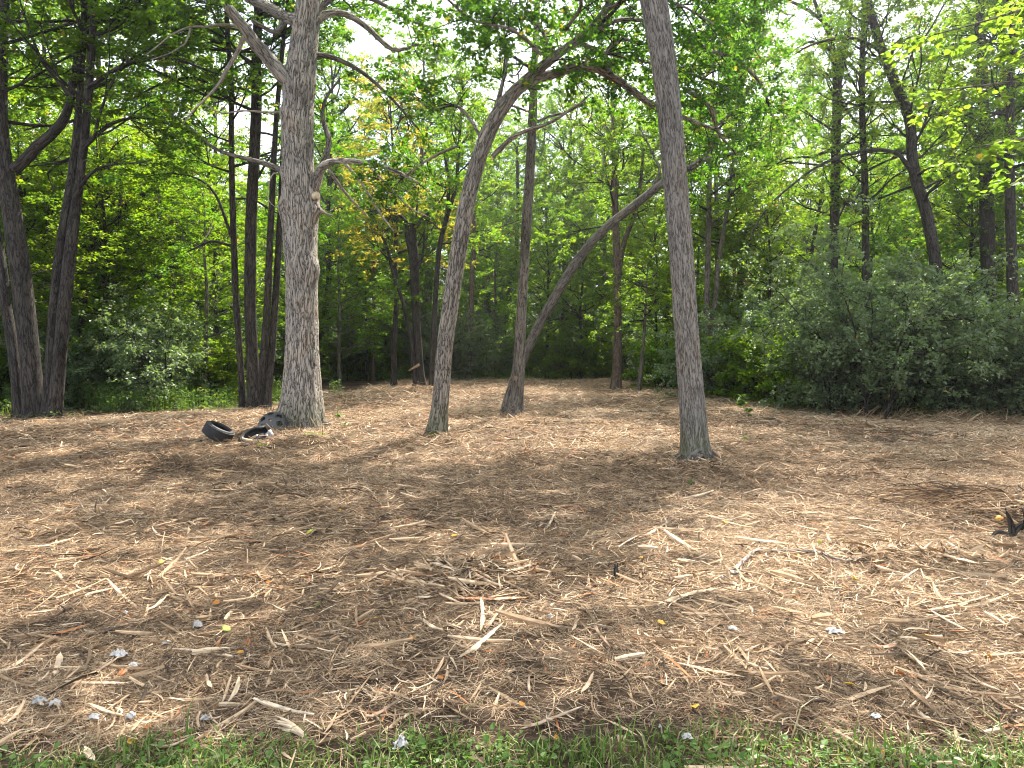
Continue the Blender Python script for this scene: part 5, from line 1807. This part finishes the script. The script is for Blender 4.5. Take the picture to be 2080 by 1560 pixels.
# pale bent branch on the right
P = gpath([(1492, 1170), (1510, 1152), (1528, 1138), (1545, 1130), (1580, 1137), (1620, 1138), (1668, 1141), (1700, 1150), (1735, 1148), (1770, 1140)], .045)
mb = MB()
c = P.mean(0)
c[2] = P[:, 2].min()
tube(mb, P - c, np.array([.016, .015, .014, .013, .012, .011, .011, .009, .008, .005]), 9, .04, .15, 0, 4)
tube(mb, gpath([(1668, 1141), (1690, 1158), (1705, 1152)], .04) - c, np.array([.006, .005, .003]), 6, .04, .1)
o = mb.build('bent_branch', BARK_DEAD, None, True)
o.location = c
tag(o, 'long thin grey bent branch lying on the mulch on the right', 'branch')
# small dark stump
g_ = G(1251, 1183)
mb = MB()
rg = np.random.default_rng(9)
tube(mb, np.array([[0, 0, -.04], [.004, 0, .03], [-.004, 0, .09]]), np.array([.026, .02, .014]), 9, .02, .3, .5, 2)
for k in range(5):
    a_ = rg.random() * 6.28
    tube(mb, np.array([[math.cos(a_) * .008, math.sin(a_) * .008, .07], [math.cos(a_) * .014, math.sin(a_) * .014, .10 + .03 * rg.random()]]), np.array([.006, .0015]), 5, .02)
o = mb.build('sapling_stump', BARK_DARK, None, True)
o.location = (g_[0], g_[1], hz(g_[0], g_[1]))
tag(o, 'small dark splintered sapling stump standing out of the mulch', 'stump')
# frayed fan of pale wood on the grass edge
g_ = G(598, 1500)
mb = MB()
for k in range(16):
    a_ = R(165 + 5 * rg.normal() - k * 1.6)
    L_ = .09 + .06 * rg.random()
    s_ = np.array([.05 - .003 * k, -.025 + .003 * k, .02 + .012 * rg.random()])
    e1 = s_ + np.array([math.cos(a_) * L_, math.sin(a_) * L_ + .02 * rg.normal() * .3, .015 * rg.random()])
    m0 = len(mb.a4)
    tube(mb, np.array([s_, (s_ + e1) / 2 + [0, 0, .008], e1]), np.array([.009, .007, .002]), 5, .03, .2)
    tn = .8 + .12 * rg.random()
    mb.a4[m0:] = [np.tile([tn, 0, 0], (len(a2), 1)) for a2 in mb.a4[m0:]]
    mb.a3[-1] = np.tile([tn, 0, 0], (len(mb.a3[-1]), 1))
o = mb.build('frayed_wood_fan', WOOD)
o.location = (g_[0], g_[1], hz(g_[0], g_[1]))
tag(o, 'pale fan of frayed splintered wood at the grass edge left of centre', 'wood chip')
# dark root snag in the heap at the right edge
g_ = G(2050, 1085)
mb = MB()
for pts_, rr_2 in [([(0, 0, -.05), (.02, 0, .1), (-.02, -.02, .2), (-.05, -.02, .27)], (.035, .03, .02, .006)),
                   ([(.0, 0, .03), (.12, .02, .14), (.2, 0, .18), (.3, 0, .16)], (.03, .026, .02, .008)),
                   ([(.0, 0, .05), (-.1, 0, .08), (-.16, -.03, .05), (-.2, -.04, 0)], (.025, .02, .015, .01)),
                   ([(.1, 0, .1), (.1, -.05, .2), (.06, -.06, .3)], (.018, .014, .005)),
                   ([(.05, -.05, -.02), (.15, -.08, .05), (.28, -.1, .02)], (.02, .02, .01))]:
    tube(mb, np.array(pts_), np.array(rr_2), 9, .03, .3, 0, 5)
o = mb.build('root_snag', BARK_DARK, None, True)
o.location = (g_[0], g_[1], hz(g_[0], g_[1]) - .02)
tag(o, 'dark twisted root snag in the brush heap at the right edge', 'root')
# brush heap arcs
mb = MB()
gc = G(2010, 1030)
n = 260
a = rng.random(n) * 1.4 + 2.0
L = .3 + .4 * rng.random(n)
st = np.stack([gc[0] + rng.normal(size=n) * .28, gc[1] + rng.normal(size=n) * .22, np.zeros(n)], 1)
u = np.linspace(0, 1, 5)
P = st[:, None] + np.stack([np.cos(a), np.sin(a), np.zeros(n)], 1)[:, None] * (u[None] * L[:, None])[..., None]
P[:, :, 2] = HZ(P[:, :, 0].ravel(), P[:, :, 1].ravel()).reshape(n, 5) + .03 + .12 * rng.random(n)[:, None] * np.sin(u * math.pi * .9)[None]
tubes(mb, P, np.repeat(np.array([[.006, .006, .005, .004, .003]]), n, 0), 4)
mb.a4 = [np.repeat(np.stack([.12 + .6 * rng.random(n), np.zeros(n), np.zeros(n)], 1), len(mb.a4[0]) // n, 0)]
tag(mb.build('brush_heap', MULCH), 'low heap of bent brown stalks at the right edge of the clearing', 'brush', kind='stuff')


# fallen leaves picked out in colour
def fallen(px, py, s, tone, label, seed):
    rg = np.random.default_rng(seed)
    g_ = G(px, py)
    L = s / F * g_[1]
    a0 = rg.random() * 6.28
    pr = [(0, .0), (.1, .30), (.28, .5), (.45, .42), (.6, .46), (.8, .25), (1, 0)]
    V, n = [], len(pr)
    for t_, w_ in pr:
        for sg in (-1, 0, 1):
            ww = w_ * (1 + .2 * rg.normal() * .5) * sg * .9
            V.append([t_ - .5, ww, .16 * abs(ww) * 2 + .12 * (t_ - .4) ** 2 + .03 * rg.normal()])
    V = np.array(V) * L
    q = []
    for i_ in range(n - 1):
        for j_ in (0, 1):
            q.append([i_ * 3 + j_, i_ * 3 + j_ + 1, i_ * 3 + j_ + 4, i_ * 3 + j_ + 3])
    mb = MB()
    mb.add(V, quads=q, fr=(tone, 0, 0))
    tube(mb, np.array([[-.5 * L, 0, 0], [-.75 * L, .03 * L, .04 * L], [-.95 * L, .12 * L, .0]]), np.array([.02, .018, .015]) * L, 4, 10)
    mb.a4[-1] = np.tile([tone, 0, 0], (len(mb.a4[-1]), 1))
    o = mb.build('fallen_leaf', FALLEN, None, True)
    o.location = (g_[0], g_[1], hz(g_[0], g_[1]) + .04)
    o.rotation_euler = (rg.normal() * .25 + .35, rg.normal() * .25, a0)
    sol = o.modifiers.new('thickness', 'SOLIDIFY')
    sol.thickness = .0008
    tag(o, label, 'leaf', 'coloured leaves fallen on the mulch')


for k, (px, py, s, tone, lab) in enumerate([
        (630, 1090, 19, .2, 'yellow green leaf lying alone left of centre, the farthest green one'),
        (645, 1243, 17, .0, 'small dark green leaf left of the brushy mound'),
        (460, 1286, 21, .12, 'light green leaf lying in the lower left centre'),
        (328, 1153, 12, .5, 'golden leaf on the left, below the farthest yellow green leaf'),
        (248, 1372, 18, .85, 'rust brown leaf beside the pale sticks in the lower left'),
        (440, 1230, 16, .75, 'flat orange leaf on the left above the light green leaf'),
        (488, 1336, 17, .66, 'curled orange leaf below the light green leaf'),
        (922, 1098, 14, .6, 'orange leaf in the middle distance at centre'),
        (931, 1054, 13, .3, 'pale yellow leaf in the sun just beyond the central orange leaf'),
        (1055, 1150, 11, .35, 'small yellow leaf right of the brushy mound'),
        (839, 1168, 12, .5, 'golden leaf just behind the brushy mound'),
        (765, 1190, 11, .28, 'pale yellow leaf left of the brushy mound'),
        (1343, 1286, 18, .55, 'bright orange yellow leaf right of the curved brown branch'),
        (1472, 1067, 16, .68, 'bright orange leaf in the sunny patch right of the straight trunk'),
        (1412, 1464, 20, .5, 'golden yellow leaf near the grass edge right of centre'),
        (896, 1404, 14, .8, 'small red orange leaf in the lower middle'),
        (838, 1311, 15, .7, 'orange leaf left of the long pale split stick'),
        (1060, 1460, 17, .72, 'tan orange leaf just above the grass in the middle'),
        (1736, 1192, 15, .42, 'yellow leaf below the grey bent branch'),
        (1620, 1150, 16, .7, 'orange leaf touching the grey bent branch'),
        (1828, 1388, 19, .82, 'rust coloured curled leaf in the lower right'),
        (1882, 1306, 15, .68, 'orange leaf right of the short orange bark strip'),
        (1724, 1415, 22, .55, 'long golden leaf in the lower right centre'),
        (1665, 1113, 11, .22, 'tiny yellow green leaf above the grey bent branch'),
        (2030, 1066, 16, .65, 'orange leaf in front of the brush heap at the right edge'),
        (1130, 1527, 14, .74, 'orange leaf lying in the front grass at centre'),
        (400, 1047, 10, .7, 'tiny orange leaf far left in the middle distance'),
        (690, 1052, 11, .6, 'tiny orange yellow leaf beyond the farthest green leaf'),
        (1300, 1150, 13, .66, 'orange leaf behind the small dark stump'),
        (2010, 1345, 15, .6, 'orange yellow leaf at the far lower right'),
        (300, 1480, 17, .88, 'brown leaf at the grass edge on the left'),
        (1290, 1322, 12, .86, 'reddish brown leaf under the curved branch')]):
    fallen(px, py, s, tone, lab, 900 + k)


# tissue and paper scraps
def scrap(px, py, w, h, label, seed, lump=.25):
    rg = np.random.default_rng(seed)
    g_ = G(px, py)
    Wd = 1.0 * w / F * g_[1]
    Hd = max(.85 * h / F * g_[1], Wd * .25)
    n = 13
    U, V_ = np.meshgrid(np.linspace(-1, 1, n), np.linspace(-1, 1, n))
    p3 = np.stack([U.ravel() * 2.2, V_.ravel() * 2.2, np.full(n * n, seed * 3.7)], 1)
    ed = 1 - .28 * fbm(p3 * .8 + 5, 2, seed)
    x = U.ravel() * Wd * .5 * ed + (vnoise(p3 * 1.3, seed) - .5) * Wd * .3
    y = V_.ravel() * Wd * .36 * ed + (vnoise(p3 * 1.3 + 9, seed) - .5) * Wd * .3
    rd = np.abs(vnoise(p3 * 1.1 + 3, seed) - .5) * 2
    dome = np.clip(1 - (U.ravel() ** 2 + V_.ravel() ** 2) * .6, 0, 1)
    z = Hd * (lump * dome * .9 + (1 - rd) ** 2 * .6 * (dome + .15) + .15 * vnoise(p3 * 3, seed))
    i = np.arange(n - 1)[:, None] * n
    j = np.arange(n - 1)[None]
    q = np.stack([i + j, i + j + 1, i + n + j + 1, i + n + j], 2).reshape(-1, 4)
    mb = MB()
    mb.add(np.stack([x, y, z], 1), quads=q, fr=(rg.random() * .6, 0, 0))
    o = mb.build('tissue_scrap', TISSUE, None, True)
    o.location = (g_[0], g_[1], hz(g_[0], g_[1]) + .03)
    o.rotation_euler = (0, 0, rg.random() * .8 - .4)
    sol = o.modifiers.new('thickness', 'SOLIDIFY')
    sol.thickness = .001
    tag(o, label, 'litter', 'white tissue and paper scraps on the ground')


for k, a_ in enumerate([
        (243, 1330, 34, 22, 'largest crumpled grey white tissue above the pale sticks in the lower left'),
        (271, 1353, 20, 12, 'small crumpled tissue touching the largest one on its lower right'),
        (402, 1280, 20, 22, 'crumpled grey tissue left of the light green leaf'),
        (338, 1310, 18, 8, 'flat little tissue scrap between the two crumpled grey ones'),
        (80, 1434, 30, 24, 'lumpy white tissue in the lower left, its left lobe'),
        (112, 1435, 24, 18, 'lumpy white tissue in the lower left, its right lobe'),
        (192, 1458, 24, 16, 'grey torn tissue just above the front grass on the left'),
        (266, 1455, 24, 18, 'pale torn tissue at the grass edge, right of the grey one'),
        (416, 1463, 20, 16, 'white folded scrap at the grass edge left of centre'),
        (815, 1536, 34, 36, 'bright white crumpled tissue standing in the front grass'),
        (1395, 1522, 24, 16, 'grey white tissue in the front grass right of centre'),
        (1694, 1296, 36, 14, 'flat folded white paper on the right of the foreground'),
        (1488, 1292, 22, 10, 'narrow grey white scrap left of the flat folded paper'),
        (1466, 1184, 10, 8, 'tiny bright white scrap below the grey bent branch'),
        (1490, 1172, 24, 7, 'thin white scrap at the left end of the grey bent branch'),
        (256, 1250, 9, 8, 'tiny white scrap on the left above the grey bark strip'),
        (1340, 1505, 8, 9, 'tiny white scrap at the grass edge right of centre'),
        (1118, 1268, 12, 12, 'small grey scrap just left of the curved brown branch'),
        (1778, 1478, 22, 10, 'pale flat scrap at the grass edge on the right')]):
    scrap(*a_, seed=60 + k)


# sprouts
def sprout(px, py, hpx, nl, sz, label, seed, mat=WEED):
    rg = np.random.default_rng(seed)
    g_ = G(px, py)
    h = hpx / F * g_[1]
    wood, leaf = MB(), MB()
    tp = np.array([rg.normal() * h * .15, 0, h])
    tube(wood, np.array([[0, 0, -.02], tp * .5 + [h * .05, 0, 0], tp]), np.array([.006, .005, .003]), 5, 1)
    t_ = .25 + .75 * rg.random(nl)
    pos = tp[None] * t_[:, None]
    d = rg.normal(size=(nl, 3)) * [1, 1, .3]
    leaves(leaf, pos, d, np.array([0, 0, 1.]) + rg.normal(size=(nl, 3)) * .4, sz / F * g_[1] * (.7 + .6 * rg.random(nl)), np.stack([rg.random(nl) * .9, .6 + .4 * rg.random(nl), rg.random(nl)], 1), .6, True)
    e = empty('seedling', (g_[0], g_[1], hz(g_[0], g_[1])), label, 'plant', 'green seedlings in the clearing')
    wood.build('stem', BARK_GREY, e, True)
    leaf.build('leaves', mat, e)


for k, a_ in enumerate([(1404, 988, 14, 9, 11, 'small bright seedling in front of the straight right trunk'),
                        (1505, 838, 28, 22, 13, 'tallest pale green weed at the far edge right of the straight trunk'),
                        (1520, 850, 20, 12, 12, 'pale weed just right of the tallest one'),
                        (1512, 902, 16, 10, 10, 'small green seedling in front of the pale weeds'),
                        (688, 856, 22, 12, 11, 'pale seedling right of the big oak foot'),
                        (714, 895, 14, 8, 10, 'green seedling between the oak and the grey leaning trunk'),
                        (533, 913, 12, 7, 10, 'dark green seedling in front of the crushed plastic'),
                        (700, 870, 12, 8, 9, 'low seedling beside the pale one near the oak'),
                        (1180, 905, 10, 7, 8, 'tiny seedling between the middle trees and the right trunk')]):
    sprout(*a_, seed=300 + k)

# ------------------------------------------------------------------ tyres and plastic by the oak


def tyre(name, R_o, R_i, wdt, loc, rot, label, arc=(0, 6.2832), group='discarded tyres beside the oak', treads=56):
    e = empty(name, loc, label, 'tyre', group)
    e.rotation_euler = rot
    # carcass profile (radius, axial)
    pr = [(R_i, -.36), (R_i + .012, -.44), (R_i + .03, -.50), (.5 * (R_o + R_i), -.56), (R_o - .035, -.52), (R_o - .012, -.45), (R_o - .004, -.3), (R_o, 0), (R_o - .004, .3), (R_o - .012, .45),
          (R_o - .035, .52), (.5 * (R_o + R_i), .56), (R_i + .03, .50), (R_i + .012, .44), (R_i, .36), (R_i + .02, .34), (.5 * (R_o + R_i), .46), (R_o - .03, .4), (R_o - .022, 0), (R_o - .03, -.4),
          (.5 * (R_o + R_i), -.46), (R_i + .02, -.34)]
    n = 64
    full = arc[1] - arc[0] > 6.2
    an = np.linspace(arc[0], arc[1], n, endpoint=not full)
    s = len(pr)
    V = np.array([[r_ * math.cos(a_), r_ * math.sin(a_), ax * wdt] for a_ in an for r_, ax in pr])
    q = []
    for i_ in range(n if full else n - 1):
        for j_ in range(s):
            q.append([i_ * s + j_, i_ * s + (j_ + 1) % s, ((i_ + 1) % n) * s + (j_ + 1) % s, ((i_ + 1) % n) * s + j_])
    mb = MB()
    mb.add(V, quads=q, fr=(.3, 0, 0))
    o = mb.build('carcass', RUBBER, e, True)
    mb = MB()
    for k in range(treads):
        a0 = arc[0] + (arc[1] - arc[0]) * k / treads
        da = (arc[1] - arc[0]) / treads * .72
        for row, (z0, z1) in enumerate([(-.45, -.27), (-.24, -.04), (.0, .2), (.24, .43)]):
            off = (row % 2) * da * .6
            sk = .3 * da * (1 if row < 2 else -1)
            vs_ = []
            for rr_3 in (R_o - .012, R_o + .006):
                for a_, z_ in ((a0 + off, z0), (a0 + off + da, z0), (a0 + off + da + sk, z1), (a0 + off + sk, z1)):
                    vs_.append([rr_3 * math.cos(a_), rr_3 * math.sin(a_), z_ * wdt])
            mb.add(vs_, quads=[[0, 1, 5, 4], [1, 2, 6, 5], [2, 3, 7, 6], [3, 0, 4, 7], [4, 5, 6, 7]], fr=(.1, 0, 0))
    mb.build('tread', RUBBER, e)
    mb = MB()
    for sg in (-1, 1):
        rb = (R_i + .018)
        P_ = np.array([[rb * math.cos(a_), rb * math.sin(a_), sg * .47 * wdt] for a_ in np.linspace(arc[0], arc[1], 49)])
        tube(mb, P_, np.full(49, .012), 6, 10, smoothed=True, cap=False)
        rb = R_o - .05
        P_ = np.array([[rb * math.cos(a_), rb * math.sin(a_), sg * .535 * wdt] for a_ in np.linspace(arc[0], arc[1], 49)])
        tube(mb, P_, np.full(49, .006), 6, 10, smoothed=True, cap=False)
    mb.build('bead', RUBBER, e, True)
    return e


g1 = G(452, 898)
tyre('discarded_tyre', .25, .165, .20, (g1[0] - .02, g1[1] - .12, .19), (R(-3), R(29), 0), 'whole black tyre tilted on the mulch left of the oak')
g2 = G(520, 896)
tyre('torn_tyre', .26, .17, .12, (g2[0] - .02, g2[1] - .05, .08), (R(22), R(-24), .3), 'flattened torn black tyre half buried in mulch left of the oak', arc=(.3, 5.6))

# black wheel cover with oval openings leaning behind the oak foot
g3 = G(562, 872)
e = empty('wheel_cover', (g3[0] - .02, g3[1] - .25, .17), 'dark plastic wheel cover with oval openings leaning at the oak foot', 'wheel cover')
e.rotation_euler = (R(52), R(-10), R(8))
mb = MB()
nA, nR = 96, 12
RO = .25
V, keepq = [], []
zt = lambda r_: .05 - .09 * (r_ / RO) ** 2 if r_ < RO * .97 else -.06
for i_ in range(nA):
    for j_ in range(nR + 1):
        r_ = .03 + (RO - .03) * j_ / nR
        a_ = i_ * 2 * math.pi / nA
        V.append([r_ * math.cos(a_), r_ * math.sin(a_), zt(r_)])
for i_ in range(nA):
    for j_ in range(nR):
        a_ = ((i_ + .5) * 2 * math.pi / nA * 6 / (2 * math.pi)) % 1 - .5
        r_ = (j_ + .5) / nR
        if (a_ / .30) ** 2 + ((r_ - .66) / .24) ** 2 < 1:
            continue
        keepq.append([i_ * (nR + 1) + j_, ((i_ + 1) % nA) * (nR + 1) + j_, ((i_ + 1) % nA) * (nR + 1) + j_ + 1, i_ * (nR + 1) + j_ + 1])
mb.add(np.array(V), quads=keepq, fr=(.5, 0, 0))
o = mb.build('disc', PLASTIC, e, True)
sol = o.modifiers.new('thickness', 'SOLIDIFY')
sol.thickness = .03
mb = MB()
P_ = np.array([[RO * math.cos(a_), RO * math.sin(a_), -.09] for a_ in np.linspace(0, 6.2832, 61)])
tube(mb, P_, np.full(61, .045), 10, 10, smoothed=True, cap=False)
mb.a4 = [np.tile([.3, 0, 0], (len(a_), 1)) for a_ in mb.a4]
mb.build('rim', PLASTIC, e, True)
mb = MB()
P_ = np.array([[.07 * math.cos(a_), .07 * math.sin(a_), .05] for a_ in np.linspace(0, 6.2832, 25)])
tube(mb, P_, np.full(25, .012), 8, 10, smoothed=True, cap=False)
mb.a4 = [np.tile([.9, 0, 0], (len(a_), 1)) for a_ in mb.a4]
mb.build('hub_ring', PLASTIC, e, True)


def shard(px, py, w, h, tone, label, seed, name='plastic_shard', lift=.05, tilt=.5):
    rg = np.random.default_rng(seed)
    g_ = G(px, py)
    Wd = w / F * g_[1]
    Hd = h / F * g_[1]
    n = 9
    U, V_ = np.meshgrid(np.linspace(-1, 1, n), np.linspace(-1, 1, n))
    p3 = np.stack([U.ravel() * 1.6, V_.ravel() * 1.6, np.full(n * n, seed * 1.7)], 1)
    ed = .72 + .5 * vnoise(p3, seed)
    V = np.stack([U.ravel() * Wd * .5 * ed, (vnoise(p3 + 4, seed) - .5) * Wd * .4, V_.ravel() * Hd * .5 * ed + Hd * .4], 1)
    i = np.arange(n - 1)[:, None] * n
    j = np.arange(n - 1)[None]
    q = np.stack([i + j, i + j + 1, i + n + j + 1, i + n + j], 2).reshape(-1, 4)
    mb = MB()
    mb.add(V, quads=q, fr=(tone, 0, 0))
    o = mb.build(name, PLASTIC if tone <= 1 else TISSUE, None, False)
    o.location = (g_[0], g_[1], hz(g_[0], g_[1]) + lift - .03)
    o.rotation_euler = (-tilt, 0, rg.normal() * .4)
    sol = o.modifiers.new('thickness', 'SOLIDIFY')
    sol.thickness = .008
    tag(o, label, 'debris', 'broken plastic pieces beside the oak')


shard(549, 890, 18, 24, .95, 'scuffed grey plastic plate below the wheel cover', 3, lift=.04, tilt=.4)
shard(497, 906, 16, 10, .9, 'small whitish plastic shard at the left tip of the torn tyre', 5, tilt=.9)
shard(538, 902, 26, 9, .1, 'black plastic shard between the torn tyre and the scuffed plate', 6, tilt=.7)
shard(518, 890, 9, 8, .99, 'pale foam lump resting inside the torn tyre', 7, name='foam_lump', lift=.1, tilt=.8)
shard(450, 904, 22, 6, .15, 'flat black shard lying under the tilted tyre', 8, tilt=1.3)

# mossy root mound right of the oak foot
g4 = G(640, 886)
mb = MB()
n = 26
U, V_ = np.meshgrid(np.linspace(-1, 1, n), np.linspace(-1, 1, n))
ra = np.clip(1 - (U.ravel() ** 2 + V_.ravel() ** 2), 0, 1) ** .6
p3 = np.stack([U.ravel() * 3, V_.ravel() * 3, np.zeros(n * n)], 1)
z = ra * .15 * (.7 + .6 * fbm(p3, 3, 4)) - .03
i = np.arange(n - 1)[:, None] * n
j = np.arange(n - 1)[None]
q = np.stack([i + j, i + j + 1, i + n + j + 1, i + n + j], 2).reshape(-1, 4)
mb.add(np.stack([U.ravel() * .42, V_.ravel() * .3, z], 1), quads=q, fr=(.5, 0, 0))
o = mb.build('moss_mound', MOSS, None, True)
o.location = (g4[0], g4[1], hz(g4[0], g4[1]) - .02)
tag(o, 'low green mossy mound against the right side of the oak foot', 'moss')
mb = MB()
g5 = G(888, 890)
n = 700
x = g5[0] - .1 + rng.normal(size=n) * .12
y = g5[1] - .12 + rng.normal(size=n) * .08
nn = rng.normal(size=(n, 3)) * .5 + [0, -.3, 1]
zz2 = HZ(x, y) + .12 * rng.random(n) * np.exp(-((x - g5[0] + .06) / .14) ** 2)
leaves(mb, np.stack([x, y, zz2], 1), rng.normal(size=(n, 3)), nn, np.full(n, .03), np.stack([rng.random(n) * .7] * 3, 1))
tag(mb.build('moss_tuft', MOSS), 'dark moss at the foot of the grey leaning tree', 'moss', kind='stuff')
